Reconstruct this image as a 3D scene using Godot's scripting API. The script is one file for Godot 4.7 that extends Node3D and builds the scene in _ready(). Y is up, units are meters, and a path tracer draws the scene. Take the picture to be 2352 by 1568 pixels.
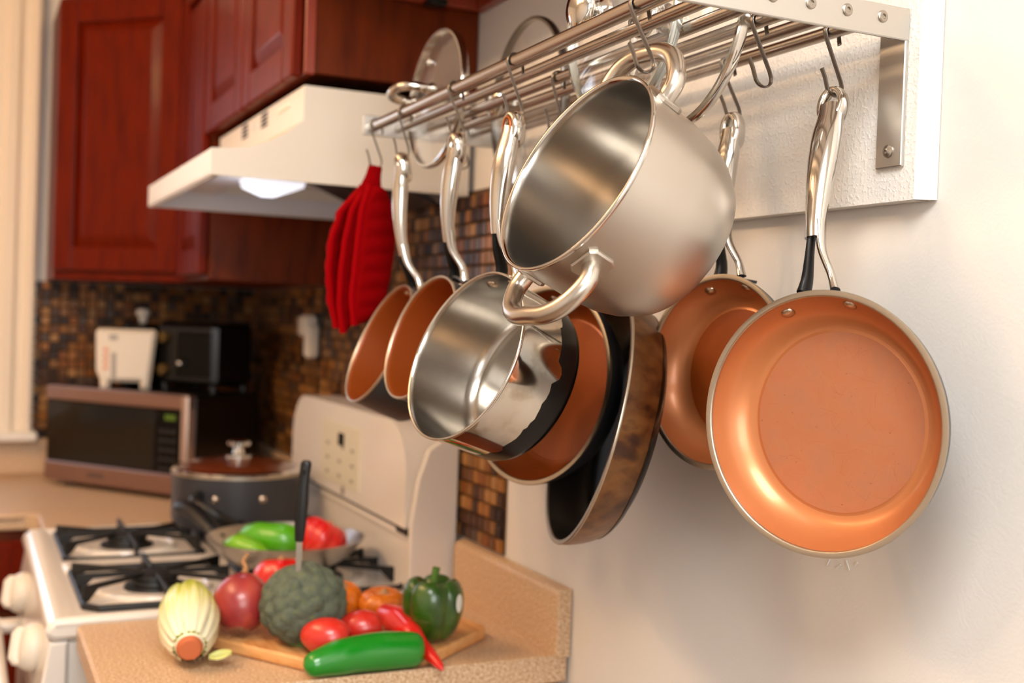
extends Node3D
# A kitchen wall with a steel pot rack. Right wall is x = 0, the room lies at x < 0, the back wall at z = -3.6, y is up.

var M := {}
var taken := {}

# ---------------------------------------------------------------- mesh building
class Mb:
	var v := PackedVector3Array()
	var uv := PackedVector2Array()
	func tri(a: Vector3, b: Vector3, c: Vector3, ua := Vector2.ZERO, ub := Vector2.ZERO, uc := Vector2.ZERO) -> void:
		if (b - a).cross(c - a).length_squared() < 1e-18:
			return
		v.append_array([a, b, c]); uv.append_array([ua, ub, uc])
	func quad(a: Vector3, b: Vector3, c: Vector3, d: Vector3, ua := Vector2.ZERO, ub := Vector2.ZERO, uc := Vector2.ZERO, ud := Vector2.ZERO) -> void:
		tri(a, b, c, ua, ub, uc); tri(a, c, d, ua, uc, ud)
	func away(o: Vector3, pts: Array) -> void:      # a flat convex face that looks away from o
		var n: Vector3 = (pts[1] - pts[0]).cross(pts[2] - pts[0])
		var mid := Vector3.ZERO
		for p in pts: mid += p
		mid /= pts.size()
		if n.dot(mid - o) < 0: pts.reverse()
		for i in range(1, pts.size() - 1): tri(pts[0], pts[i], pts[i + 1])
	func grid(rows: Array, wrap := true) -> void:    # rows of points; outward when rows go up and points turn from x to z
		var n: int = rows[0].size()
		for i in rows.size() - 1:
			for j in (n if wrap else n - 1):
				var k := (j + 1) % n
				var u0 := float(j) / n; var u1 := float(j + 1) / n
				var w0 := float(i) / rows.size(); var w1 := float(i + 1) / rows.size()
				quad(rows[i][j], rows[i + 1][j], rows[i + 1][k], rows[i][k], Vector2(u0, w0), Vector2(u0, w1), Vector2(u1, w1), Vector2(u1, w0))
	func lathe(prof: Array, seg := 64) -> Mb:
		var rows := []
		for p in prof:
			var row := PackedVector3Array()
			for j in seg:
				var t := TAU * j / seg
				row.append(Vector3(p.x * cos(t), p.y, p.x * sin(t)))
			rows.append(row)
		grid(rows)
		return self
	func box(c: Vector3, s: Vector3, r := 0.0) -> Mb:   # a box with chamfered edges
		var h := s / 2
		r = minf(r, minf(h.x, minf(h.y, h.z)) * 0.95)
		if r <= 0:
			for ax in 3:
				for sg in [-1.0, 1.0]:
					var a := Vector3.ZERO; var b := Vector3.ZERO; var d := Vector3.ZERO
					a[ax] = h[ax] * sg; b[(ax + 1) % 3] = h[(ax + 1) % 3]; d[(ax + 2) % 3] = h[(ax + 2) % 3]
					away(c, [c + a - b - d, c + a + b - d, c + a + b + d, c + a - b + d])
			return self
		var pt := func(sx: float, sy: float, sz: float, ax: int) -> Vector3:
			var q := Vector3(sx * h.x, sy * h.y, sz * h.z)
			for k in 3:
				if k != ax: q[k] -= signf(q[k]) * r
			return c + q
		for ax in 3:
			for sg in [-1.0, 1.0]:
				var f := []
				for e in [[-1.0, -1.0], [1.0, -1.0], [1.0, 1.0], [-1.0, 1.0]]:
					var sgn := [0.0, 0.0, 0.0]; sgn[ax] = sg; sgn[(ax + 1) % 3] = e[0]; sgn[(ax + 2) % 3] = e[1]
					f.append(pt.call(sgn[0], sgn[1], sgn[2], ax))
				away(c, f)
		for ax in 3:                                     # edges along ax
			var b1 := (ax + 1) % 3; var b2 := (ax + 2) % 3
			for e in [[-1.0, -1.0], [1.0, -1.0], [1.0, 1.0], [-1.0, 1.0]]:
				var f := []
				for w in [[-1.0, b1], [1.0, b1], [1.0, b2], [-1.0, b2]]:
					var sgn := [0.0, 0.0, 0.0]; sgn[ax] = w[0]; sgn[b1] = e[0]; sgn[b2] = e[1]
					f.append(pt.call(sgn[0], sgn[1], sgn[2], w[1]))
				away(c, f)
		for sx in [-1.0, 1.0]:
			for sy in [-1.0, 1.0]:
				for sz in [-1.0, 1.0]:
					away(c, [pt.call(sx, sy, sz, 0), pt.call(sx, sy, sz, 1), pt.call(sx, sy, sz, 2)])
		return self
	func tube(path: Array, rad, seg := 12, closed := false, side := Vector3.ZERO, flat := 1.0) -> Mb:
		# swept ellipse: rad is a number or one per point; with side given, the section is rad wide along side and rad * flat thick across it
		var n := path.size()
		var rows := []
		var s := side if side != Vector3.ZERO else Vector3(0.31, 0.87, 0.38)
		for i in n:
			var a: Vector3 = path[(i - 1 + n) % n] if closed or i > 0 else path[i]
			var b: Vector3 = path[(i + 1) % n] if closed or i < n - 1 else path[i]
			var t := (b - a).normalized()
			var x := (s - t * s.dot(t)).normalized()
			if side == Vector3.ZERO: s = x
			var y := t.cross(x)
			var r: float = rad[i] if rad is Array else rad
			var row := PackedVector3Array()
			for j in seg:
				var q := TAU * j / seg
				row.append(path[i] + x * cos(q) * r - y * sin(q) * r * flat)
			rows.append(row)
		if closed: rows.append(rows[0])
		grid(rows)
		if not closed:
			for e in [0, n - 1]:
				var m := PackedVector3Array(rows[e])
				for j in seg:
					var k := (j + 1) % seg
					if e == 0: tri(path[0], m[j], m[k])
					else: tri(path[e], m[k], m[j])
		return self
	func prism(poly: PackedVector2Array, o: Vector3, ex: Vector3, ey: Vector3, depth: Vector3, bev := 0.0) -> Mb:
		# a polygon in the plane ex, ey pushed along depth; bev chamfers both rims inwards
		if Geometry2D.is_polygon_clockwise(poly) == false: pass
		else:
			var q := PackedVector2Array(poly); q.reverse(); poly = q
		var hand := ex.cross(ey).dot(depth) > 0
		var inner := poly
		if bev > 0:
			var off := Geometry2D.offset_polygon(poly, -bev, Geometry2D.JOIN_MITER)
			if off.size() > 0 and off[0].size() == poly.size(): inner = off[0]
			if inner != poly:                             # line the two rings up
				var best := 0; var bd := 1e9
				for i in inner.size():
					if inner[i].distance_to(poly[0]) < bd: bd = inner[i].distance_to(poly[0]); best = i
				var q := PackedVector2Array()
				for i in inner.size(): q.append(inner[(best + i) % inner.size()])
				inner = q
		var dn := depth.normalized()
		var lay := [[inner, 0.0], [poly, bev], [poly, depth.length() - bev], [inner, depth.length()]] if bev > 0 else [[poly, 0.0], [poly, depth.length()]]
		var at := func(p: Vector2, d: float) -> Vector3: return o + ex * p.x + ey * p.y + dn * d
		for l in lay.size() - 1:
			for i in poly.size():
				var k := (i + 1) % poly.size()
				var f := [at.call(lay[l][0][i], lay[l][1]), at.call(lay[l][0][k], lay[l][1]), at.call(lay[l + 1][0][k], lay[l + 1][1]), at.call(lay[l + 1][0][i], lay[l + 1][1])]
				if hand: quad(f[0], f[1], f[2], f[3])
				else: quad(f[0], f[3], f[2], f[1])
		for cap in [0, lay.size() - 1]:
			var pg: PackedVector2Array = lay[cap][0]
			var ix := Geometry2D.triangulate_polygon(pg)
			for i in range(0, ix.size(), 3):
				var a: Vector3 = at.call(pg[ix[i]], lay[cap][1]); var b: Vector3 = at.call(pg[ix[i + 1]], lay[cap][1]); var c: Vector3 = at.call(pg[ix[i + 2]], lay[cap][1])
				var up := (b - a).cross(c - a).dot(dn) > 0
				if up == (cap > 0): tri(a, b, c)
				else: tri(a, c, b)
		return self
	func ball(c: Vector3, r: Vector3, seg := 20, ring := 12) -> Mb:
		var rows := []
		for i in ring + 1:
			var a := -PI / 2 + PI * i / ring
			var row := PackedVector3Array()
			for j in seg:
				var t := TAU * j / seg
				row.append(c + Vector3(cos(a) * cos(t) * r.x, sin(a) * r.y, cos(a) * sin(t) * r.z))
			rows.append(row)
		grid(rows)
		return self
	func moved(x: Transform3D) -> Mb:
		for i in v.size(): v[i] = x * v[i]
		return self
	func join(o: Mb) -> Mb:
		v.append_array(o.v); uv.append_array(o.uv)
		return self
	func done(crease := 38.0) -> ArrayMesh:
		var nt := v.size() / 3
		var fn := PackedVector3Array(); fn.resize(nt)
		var near := {}
		for t in nt:
			var n := (v[t * 3 + 1] - v[t * 3]).cross(v[t * 3 + 2] - v[t * 3])
			fn[t] = n
			for k in 3:
				var key := Vector3i((v[t * 3 + k] * 40000.0).round())
				if near.has(key): near[key].append(t)
				else: near[key] = PackedInt32Array([t])
		var lim := cos(deg_to_rad(crease))
		var pos := PackedVector3Array(); pos.resize(nt * 3)
		var nor := PackedVector3Array(); nor.resize(nt * 3)
		var uvs := PackedVector2Array(); uvs.resize(nt * 3)
		var order := [0, 2, 1]
		for t in nt:
			var u := fn[t].normalized()
			for k in 3:
				var p := v[t * 3 + order[k]]
				var s := Vector3.ZERO
				for q in near[Vector3i((p * 40000.0).round())]:
					if fn[q].normalized().dot(u) > lim: s += fn[q]
				pos[t * 3 + k] = p
				nor[t * 3 + k] = s.normalized() if s.length_squared() > 0 else u
				uvs[t * 3 + k] = uv[t * 3 + order[k]]
		var arr := []; arr.resize(Mesh.ARRAY_MAX)
		arr[Mesh.ARRAY_VERTEX] = pos; arr[Mesh.ARRAY_NORMAL] = nor; arr[Mesh.ARRAY_TEX_UV] = uvs
		var m := ArrayMesh.new()
		m.add_surface_from_arrays(Mesh.PRIMITIVE_TRIANGLES, arr)
		return m

func mb() -> Mb: return Mb.new()

# ---------------------------------------------------------------- scene tree
func numbered(called: String, under: Node) -> String:
	var key := str(under.get_instance_id()) + called
	var n: int = taken.get(key, 0)
	taken[key] = n + 1
	return called if n == 0 else "%s_%03d" % [called, n]

func tag(o: Node, label: String, category: String, group := "") -> Node:
	o.set_meta("label", label); o.set_meta("category", category)
	if group: o.set_meta("group", group)
	return o

func thing(called: String, label: String, category: String, x := Transform3D.IDENTITY, group := "") -> Node3D:
	var o := Node3D.new(); o.name = numbered(called, self); add_child(o)
	o.transform = x
	tag(o, label, category, group)
	return o

func put(called: String, b, mat: Material, under: Node = self, x := Transform3D.IDENTITY, crease := 38.0) -> MeshInstance3D:
	var o := MeshInstance3D.new()
	o.mesh = b if b is Mesh else b.done(crease)
	o.material_override = mat
	o.name = numbered(called, under); under.add_child(o); o.transform = x
	return o

func struct(called: String, b, mat: Material) -> MeshInstance3D:
	var o := put(called, b, mat); o.set_meta("kind", "structure")
	return o

func at(p: Vector3, b := Basis.IDENTITY) -> Transform3D: return Transform3D(b, p)

func copy_of(o: Node3D, label: String, x: Transform3D) -> Node3D:
	var c: Node3D = o.duplicate()
	c.name = numbered(String(o.name).split("_0")[0], self); add_child(c); c.transform = x
	c.set_meta("label", label)
	return c

# ---------------------------------------------------------------- materials
func noise_tex(freq: float, ramp: Array, size := 512, kind := FastNoiseLite.TYPE_SIMPLEX_SMOOTH, oct := 3, seed_ := 1, cell := 0) -> NoiseTexture2D:
	var n := FastNoiseLite.new(); n.noise_type = kind; n.frequency = freq; n.fractal_octaves = oct; n.seed = seed_
	if oct == 1: n.fractal_type = FastNoiseLite.FRACTAL_NONE
	var t := NoiseTexture2D.new(); t.width = size; t.height = size; t.seamless = true; t.noise = n; t.generate_mipmaps = false
	if ramp.size():
		var g := Gradient.new(); g.offsets = PackedFloat32Array(); g.colors = PackedColorArray()
		var offs := PackedFloat32Array(); var cols := PackedColorArray()
		for r in ramp: offs.append(r[0]); cols.append(r[1])
		g.offsets = offs; g.colors = cols
		t.color_ramp = g
	return t

func mat(c: Color, rough := 0.5, metal := 0.0) -> StandardMaterial3D:
	var m := StandardMaterial3D.new(); m.albedo_color = c; m.roughness = rough; m.metallic = metal
	return m

func tri(m: StandardMaterial3D, scale: Vector3, tex: Texture2D = null, bump: Texture2D = null, h := 0.0) -> StandardMaterial3D:
	m.uv1_triplanar = true; m.uv1_scale = scale
	if tex: m.albedo_texture = tex
	if bump: m.heightmap_enabled = true; m.heightmap_texture = bump; m.heightmap_scale = h
	return m

func coat(m: StandardMaterial3D, a: float, r: float) -> StandardMaterial3D:
	m.clearcoat_enabled = true; m.clearcoat = a; m.clearcoat_roughness = r
	return m

func make_materials() -> void:
	var gray := [[0.0, Color(0, 0, 0)], [1.0, Color(1, 1, 1)]]
	var peel := noise_tex(0.13, gray, 512, FastNoiseLite.TYPE_SIMPLEX_SMOOTH, 3, 3)
	var stucco := noise_tex(0.085, [[0.0, Color(0, 0, 0)], [0.5, Color(0.1, 0.1, 0.1)], [0.75, Color(0.8, 0.8, 0.8)], [1.0, Color(1, 1, 1)]], 512, FastNoiseLite.TYPE_PERLIN, 2, 8)
	M.wall = tri(mat(Color(0.85, 0.835, 0.815), 0.55), Vector3.ONE * 3.0, null, peel, 0.014)
	M.board = tri(mat(Color(0.90, 0.885, 0.86), 0.5), Vector3.ONE * 6.0, null, stucco, 0.035)
	M.trim = mat(Color(0.90, 0.88, 0.85), 0.4)
	M.room = mat(Color(0.82, 0.81, 0.795), 0.8)
	M.ceiling = mat(Color(0.88, 0.86, 0.83), 0.9)
	M.floor = tri(mat(Color.WHITE, 0.4), Vector3(6, 6, 1), noise_tex(0.02, [[0.0, Color(0.44, 0.35, 0.27)], [1.0, Color(0.58, 0.48, 0.39)]], 256))
	M.casing = mat(Color(0.90, 0.85, 0.78), 0.5)
	M.curtain = mat(Color(0.88, 0.80, 0.70), 0.9)
	M.curtain.backlight_enabled = true; M.curtain.backlight = Color(0.5, 0.45, 0.4)
	# metals
	M.tube = mat(Color(0.74, 0.70, 0.66), 0.24, 1.0)
	M.bar = tri(mat(Color(0.78, 0.77, 0.75), 0.38, 1.0), Vector3(2, 60, 2), null, noise_tex(0.02, gray, 256), 0.004)
	M.hook = mat(Color(0.50, 0.48, 0.46), 0.32, 1.0)
	M.chrome = mat(Color(0.86, 0.85, 0.83), 0.09, 1.0)
	M.handle = mat(Color(0.84, 0.82, 0.79), 0.13, 1.0)
	M.satin = mat(Color(0.76, 0.73, 0.69), 0.36, 1.0)
	M.bolt = mat(Color(0.66, 0.63, 0.59), 0.36, 1.0)
	M.grip = mat(Color(0.80, 0.77, 0.73), 0.26, 1.0)
	M.inside = tri(mat(Color(0.74, 0.72, 0.69), 0.24, 1.0), Vector3(6, 90, 6), null, noise_tex(0.03, gray, 256), 0.003)
	M.inside.anisotropy_enabled = true; M.inside.anisotropy = -0.7
	M.satin.anisotropy_enabled = true; M.satin.anisotropy = -0.4
	M.polished = tri(mat(Color.WHITE, 0.07, 1.0), Vector3.ONE * 7, noise_tex(0.012, [[0.0, Color(0.62, 0.56, 0.48)], [0.4, Color(0.80, 0.77, 0.72)], [1.0, Color(0.85, 0.83, 0.80)]], 256, FastNoiseLite.TYPE_SIMPLEX_SMOOTH, 4, 5))
	M.rivet = mat(Color(0.78, 0.70, 0.62), 0.25, 1.0)
	M.rim = mat(Color(0.74, 0.69, 0.62), 0.35, 1.0)
	M.tang = mat(Color(0.12, 0.11, 0.10), 0.4, 0.6)
	M.black_steel = mat(Color(0.03, 0.03, 0.03), 0.4)
	# cookware coatings
	M.copper = coat(mat(Color(0.76, 0.475, 0.285), 0.36, 0.45), 0.35, 0.16)
	M.copper_deep = coat(mat(Color(0.58, 0.275, 0.075), 0.42, 0.3), 0.25, 0.25)
	M.tinted = coat(mat(Color(0.34, 0.15, 0.06), 0.3), 0.6, 0.06)
	M.copper_floor = coat(mat(Color.WHITE, 0.42, 0.2), 0.25, 0.2)
	M.copper_floor.albedo_texture = scratches()
	M.anodised = mat(Color(0.20, 0.20, 0.215), 0.38, 0.2)
	M.nonstick = mat(Color(0.022, 0.02, 0.019), 0.35)
	M.burnt = tri(coat(mat(Color.WHITE, 0.42, 0.45), 0.3, 0.3), Vector3(4, 3, 4), noise_tex(0.009, [[0.0, Color(0.10, 0.05, 0.025)], [0.3, Color(0.27, 0.135, 0.045)], [0.46, Color(0.46, 0.28, 0.10)], [0.62, Color(0.50, 0.34, 0.17)], [0.8, Color(0.36, 0.20, 0.07)], [1.0, Color(0.55, 0.42, 0.26)]], 512, FastNoiseLite.TYPE_SIMPLEX_SMOOTH, 5, 12))
	M.burnt_and_reflected = mat(Color(0.075, 0.062, 0.055), 0.28, 0.5)  # burnt pan base, and the dark reflection painted on the steel saucepan
	M.rust_ring = mat(Color(0.62, 0.30, 0.10), 0.35, 0.5)
	# wood, stone, tile
	var grain := noise_tex(0.012, [[0.0, Color(0.32, 0.058, 0.0)], [0.45, Color(0.37, 0.08, 0.0)], [0.7, Color(0.405, 0.095, 0.002)], [1.0, Color(0.34, 0.066, 0.0)]], 512, FastNoiseLite.TYPE_SIMPLEX_SMOOTH, 4, 4)
	M.cherry = coat(tri(mat(Color.WHITE, 0.42), Vector3(5, 0.7, 5), grain), 0.12, 0.12)
	M.cherry.metallic_specular = 0.2
	var grain2 := noise_tex(0.012, [[0.0, Color(0.28, 0.085, 0.0)], [0.5, Color(0.36, 0.13, 0.01)], [1.0, Color(0.41, 0.16, 0.015)]], 512, FastNoiseLite.TYPE_SIMPLEX_SMOOTH, 4, 6)
	M.cherry_side = coat(tri(mat(Color.WHITE, 0.4), Vector3(4, 0.7, 4), grain2), 0.15, 0.15)
	M.cherry_side.metallic_specular = 0.25
	M.cherry_edge = coat(mat(Color(0.52, 0.17, 0.05), 0.4), 0.4, 0.15)
	M.laminate = tri(mat(Color.WHITE, 0.42), Vector3.ONE * 5, noise_tex(0.07, [[0.0, Color(0.56, 0.42, 0.29)], [0.35, Color(0.73, 0.59, 0.45)], [0.6, Color(0.79, 0.67, 0.53)], [0.8, Color(0.87, 0.78, 0.67)], [1.0, Color(0.92, 0.86, 0.78)]], 512, FastNoiseLite.TYPE_SIMPLEX, 3, 2))
	M.board_wood = tri(mat(Color.WHITE, 0.5), Vector3(14, 14, 2.5), noise_tex(0.012, [[0.0, Color(0.70, 0.46, 0.25)], [0.5, Color(0.82, 0.60, 0.37)], [1.0, Color(0.87, 0.67, 0.45)]], 256, FastNoiseLite.TYPE_SIMPLEX_SMOOTH, 3, 9))
	M.grout = mat(Color(0.34, 0.24, 0.15), 0.85)
	M.tiles = []
	for c in [Color(0.47, 0.27, 0.09), Color(0.56, 0.36, 0.16), Color(0.60, 0.43, 0.24), Color(0.21, 0.12, 0.065), Color(0.27, 0.155, 0.075), Color(0.38, 0.24, 0.13), Color(0.30, 0.235, 0.20), Color(0.50, 0.32, 0.12), Color(0.16, 0.10, 0.07), Color(0.48, 0.33, 0.18)]:
		M.tiles.append(mat(c, 0.28)); M.tiles[-1].metallic_specular = 0.3
	# appliances
	M.enamel = coat(mat(Color(0.87, 0.84, 0.80), 0.3), 0.4, 0.06)
	M.hood = mat(Color(0.86, 0.83, 0.78), 0.35)
	M.hood_in = mat(Color(0.80, 0.80, 0.82), 0.45)
	M.lens = mat(Color(0.93, 0.93, 0.95), 0.3)
	M.lens.emission_enabled = true; M.lens.emission = Color(0.93, 0.95, 1.0); M.lens.emission_energy_multiplier = 0.9
	M.slot = mat(Color(0.10, 0.07, 0.05), 0.6)
	M.filter = tri(mat(Color(0.30, 0.30, 0.34), 0.25, 1.0), Vector3.ONE * 9, null, noise_tex(0.12, gray, 256), 0.3)
	M.iron = mat(Color(0.035, 0.032, 0.03), 0.5)
	M.iron_worn = mat(Color(0.16, 0.10, 0.09), 0.55)
	M.panel = mat(Color(0.82, 0.79, 0.70), 0.35)
	M.ink = mat(Color(0.55, 0.52, 0.47), 0.5)
	M.display = mat(Color(0.03, 0.035, 0.03), 0.15)
	M.mw_metal = mat(Color(0.60, 0.47, 0.41), 0.38, 0.85)
	M.mw_edge = mat(Color(0.72, 0.62, 0.56), 0.35, 0.7)
	M.mw_glass = mat(Color(0.02, 0.017, 0.014), 0.08)
	M.black = mat(Color(0.012, 0.011, 0.010), 0.35)
	M.black_gloss = mat(Color(0.012, 0.011, 0.010), 0.22); M.black_gloss.metallic_specular = 0.3
	M.green_digits = mat(Color(0.1, 0.12, 0.0), 0.5)
	M.green_digits.emission_enabled = true; M.green_digits.emission = Color(0.45, 0.55, 0.0); M.green_digits.emission_energy_multiplier = 0.35
	M.key = mat(Color(0.10, 0.09, 0.085), 0.4)
	M.white_plastic = mat(Color(0.86, 0.82, 0.76), 0.4)
	M.grey_plastic = mat(Color(0.62, 0.59, 0.56), 0.5)
	M.orange_mark = mat(Color(0.85, 0.50, 0.30), 0.5)
	M.brass = mat(Color(0.50, 0.40, 0.24), 0.4, 0.8)
	M.badge = mat(Color(0.44, 0.34, 0.30), 0.5, 0.5)
	M.knife_black = mat(Color(0.018, 0.016, 0.015), 0.38)
	# glass
	M.glass = mat(Color(0.93, 0.96, 0.95, 0.04), 0.02)
	M.glass.transparency = BaseMaterial3D.TRANSPARENCY_ALPHA
	M.glass_edge = mat(Color(0.80, 0.825, 0.815), 0.14, 0.8)
	M.pane = mat(Color(1, 1, 1, 0.04), 0.0)
	M.pane.transparency = BaseMaterial3D.TRANSPARENCY_ALPHA
	# cloth
	var weave := noise_tex(0.2, gray, 256)
	M.red_cloth = tri(mat(Color(0.46, 0.0, 0.012), 0.85), Vector3.ONE * 12, null, weave, 0.06)
	M.red_cloth.metallic_specular = 0.12
	M.red_bind = mat(Color(0.52, 0.0, 0.02), 0.75)
	M.red_bind.metallic_specular = 0.12
	M.snap = mat(Color(0.85, 0.80, 0.78), 0.4)
	# vegetables
	var veg := func(c: Color, r: float, cc: float) -> StandardMaterial3D: return coat(mat(c, r), cc, 0.12)
	M.tomato = veg.call(Color(0.78, 0.045, 0.025), 0.35, 0.5)
	M.tomato2 = veg.call(Color(0.76, 0.15, 0.10), 0.35, 0.5)
	M.orange_tomato = coat(tri(mat(Color.WHITE, 0.35), Vector3.ONE * 10, noise_tex(0.012, [[0.0, Color(0.66, 0.28, 0.02)], [0.6, Color(0.82, 0.45, 0.05)], [1.0, Color(0.56, 0.22, 0.03)]], 256)), 0.5, 0.1)
	M.chili = veg.call(Color(0.80, 0.05, 0.035), 0.32, 0.6)
	M.jalapeno = veg.call(Color(0.01, 0.48, 0.06), 0.3, 0.7)
	M.bell = coat(tri(mat(Color.WHITE, 0.33), Vector3.ONE * 9, noise_tex(0.01, [[0.0, Color(0.09, 0.20, 0.015)], [0.5, Color(0.15, 0.30, 0.03)], [1.0, Color(0.26, 0.37, 0.05)]], 256)), 0.6, 0.1)
	M.lime = veg.call(Color(0.30, 0.62, 0.02), 0.35, 0.5)
	M.lime2 = veg.call(Color(0.42, 0.66, 0.04), 0.4, 0.4)
	M.stem_green = mat(Color(0.28, 0.42, 0.08), 0.6)
	M.dry_stem = mat(Color(0.62, 0.45, 0.30), 0.8)
	M.onion = coat(tri(mat(Color.WHITE, 0.35), Vector3(4, 1.0, 4), noise_tex(0.02, [[0.0, Color(0.38, 0.07, 0.12)], [0.45, Color(0.54, 0.14, 0.16)], [0.75, Color(0.66, 0.24, 0.21)], [1.0, Color(0.70, 0.34, 0.26)]], 256, FastNoiseLite.TYPE_SIMPLEX_SMOOTH, 3, 3)), 0.4, 0.15)
	M.root = mat(Color(0.52, 0.34, 0.22), 0.9)
	M.endive = coat(tri(mat(Color.WHITE, 0.4), Vector3.ONE * 9, noise_tex(0.012, [[0.0, Color(0.88, 0.85, 0.68)], [0.45, Color(0.86, 0.84, 0.60)], [0.7, Color(0.78, 0.78, 0.36)], [1.0, Color(0.62, 0.68, 0.16)]], 256, FastNoiseLite.TYPE_SIMPLEX_SMOOTH, 2, 5)), 0.2, 0.2)
	M.endive = coat(mat(Color.WHITE, 0.4), 0.2, 0.2); M.endive.albedo_texture = endive_skin()
	M.endive_tip = mat(Color(0.80, 0.80, 0.46), 0.45)
	M.endive_cut = mat(Color(0.72, 0.38, 0.22), 0.7)
	M.broccoli = tri(mat(Color.WHITE, 0.8), Vector3.ONE * 10, noise_tex(0.016, [[0.0, Color(0.29, 0.325, 0.27)], [0.5, Color(0.36, 0.39, 0.325)], [0.8, Color(0.39, 0.415, 0.31)], [0.92, Color(0.42, 0.47, 0.16)], [1.0, Color(0.52, 0.56, 0.08)]], 512, FastNoiseLite.TYPE_SIMPLEX_SMOOTH, 4, 7), noise_tex(0.25, gray, 256), 0.35)
	M.broccoli_stem = mat(Color(0.40, 0.50, 0.24), 0.6)
	M.sticker = mat(Color(0.85, 0.85, 0.82), 0.5)
	M.diffuser = mat(Color(0.95, 0.94, 0.92), 0.6)
	M.diffuser.emission_enabled = true; M.diffuser.emission = Color(1.0, 0.97, 0.93); M.diffuser.emission_energy_multiplier = 1.6
	M.bulb = mat(Color(1, 0.9, 0.75), 0.4)
	M.bulb.emission_enabled = true; M.bulb.emission = Color(1.0, 0.72, 0.42); M.bulb.emission_energy_multiplier = 18.0

func endive_skin() -> ImageTexture:          # cream at the root, yellow-green streaks towards the tip
	var n := 256
	var im := Image.create(n, n, false, Image.FORMAT_RGB8)
	var nz := FastNoiseLite.new(); nz.seed = 8; nz.frequency = 0.02
	for y in n:
		var v := float(y) / n
		for x in n:
			var k := smoothstep(0.10, 0.85, v + 0.30 * nz.get_noise_2d(x * 2.2, y * 0.35))
			im.set_pixel(x, y, Color(0.90, 0.87, 0.74).lerp(Color(0.84, 0.83, 0.50), minf(k * 1.6, 1.0)).lerp(Color(0.66, 0.71, 0.20), maxf(0.0, k * 1.5 - 0.6)))
	return ImageTexture.create_from_image(im)

func scratches() -> ImageTexture:            # the worn floor of the big copper pan: fine scratches and a few specks
	var rng := RandomNumberGenerator.new(); rng.seed = 77
	var n := 768
	var im := Image.create(n, n, false, Image.FORMAT_RGB8)
	var base := Color(0.69, 0.42, 0.275)
	im.fill(base)
	var nz := FastNoiseLite.new(); nz.seed = 4; nz.frequency = 0.006; nz.fractal_octaves = 4
	for y in n:
		for x in n:
			var k := nz.get_noise_2d(x, y)
			im.set_pixel(x, y, base.lerp(Color(0.69, 0.40, 0.25), clampf(k * 0.8, 0, 1)).lerp(Color(0.65, 0.42, 0.305), clampf(-k * 0.8, 0, 1)))
	for i in 240:
		var p := Vector2(rng.randf() * n, rng.randf() * n)
		var a := rng.randf() * TAU; var bend := rng.randf_range(-0.012, 0.012)
		var l := int(rng.randf_range(8, 90) * (1.0 if i % 9 else 1.8))
		var c := Color(0.45, 0.20, 0.10) if rng.randf() < 0.7 else Color(0.86, 0.55, 0.36)
		var s := rng.randf_range(0.05, 0.32)
		for k in l:
			p += Vector2(cos(a), sin(a)); a += bend
			if p.x < 1 or p.y < 1 or p.x > n - 2 or p.y > n - 2: break
			im.set_pixelv(Vector2i(p), im.get_pixelv(Vector2i(p)).lerp(c, s))
	for i in 26:
		var p := Vector2i(rng.randi_range(6, n - 8), rng.randi_range(6, n - 8))
		for k in rng.randi_range(3, 14):
			var q := p + Vector2i(rng.randi_range(-3, 3), rng.randi_range(-2, 2))
			im.set_pixelv(q, Color(0.30, 0.14, 0.07))
	return ImageTexture.create_from_image(im)

# ---------------------------------------------------------------- main
func _ready() -> void:
	# camera
	var cam := Camera3D.new(); cam.name = "camera"; add_child(cam)
	var fw := Vector3(0.42763, -0.01745, -0.90379)
	var right := Vector3(0.90343, 0.03542, 0.42743).normalized()
	var up := right.cross(fw).normalized()
	cam.transform = Transform3D(Basis(right, up, -fw).orthonormalized(), Vector3(-0.813, 1.40, 0.0))
	cam.keep_aspect = Camera3D.KEEP_HEIGHT
	cam.fov = rad_to_deg(2.0 * atan(784.0 / 2663.0))
	cam.near = 0.02
	var lens := CameraAttributesPhysical.new()
	lens.frustum_focal_length = 40.76
	lens.frustum_focus_distance = 1.10
	lens.exposure_aperture = 4.0
	cam.attributes = lens
	cam.current = true
	# sky and exposure
	var env := Environment.new()
	env.background_mode = Environment.BG_SKY
	var sky := Sky.new(); var sm := ProceduralSkyMaterial.new()
	sm.sky_top_color = Color(0.62, 0.72, 0.85); sm.sky_horizon_color = Color(0.86, 0.88, 0.9)
	sm.ground_bottom_color = Color(0.45, 0.43, 0.40); sm.ground_horizon_color = Color(0.75, 0.75, 0.74)
	sm.sky_energy_multiplier = 2.0
	sky.sky_material = sm; env.sky = sky
	env.tonemap_mode = Environment.TONE_MAPPER_LINEAR
	env.tonemap_exposure = 1.0
	env.sdfgi_enabled = true; env.ssao_enabled = true; env.ssil_enabled = true
	var we := WorldEnvironment.new(); we.name = "world"; we.environment = env; add_child(we)
	# daylight entering the window behind the camera
	var day := AreaLight3D.new(); day.name = "daylight"; add_child(day)
	day.area_size = Vector2(1.25, 1.15); day.area_normalize_energy = true
	day.light_color = Color(1.0, 0.97, 0.93); day.light_energy = 2.6; day.area_range = 12.0; day.shadow_enabled = true
	day.transform = at(Vector3(-0.95, 1.75, 1.52)); day.look_at(Vector3(-0.75, 1.55, 0.0), Vector3.UP)
	make_materials()
	room()
	ceiling_panel()
	backsplash_tiles()
	wall_cabinets()
	range_hood()
	counters()
	stove()
	corner_appliances()
	rack()
	hooks()
	hanging_pans()
	stock_pot()
	lids()
	oven_mitt()
	stove_pots()
	vegetables()

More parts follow.
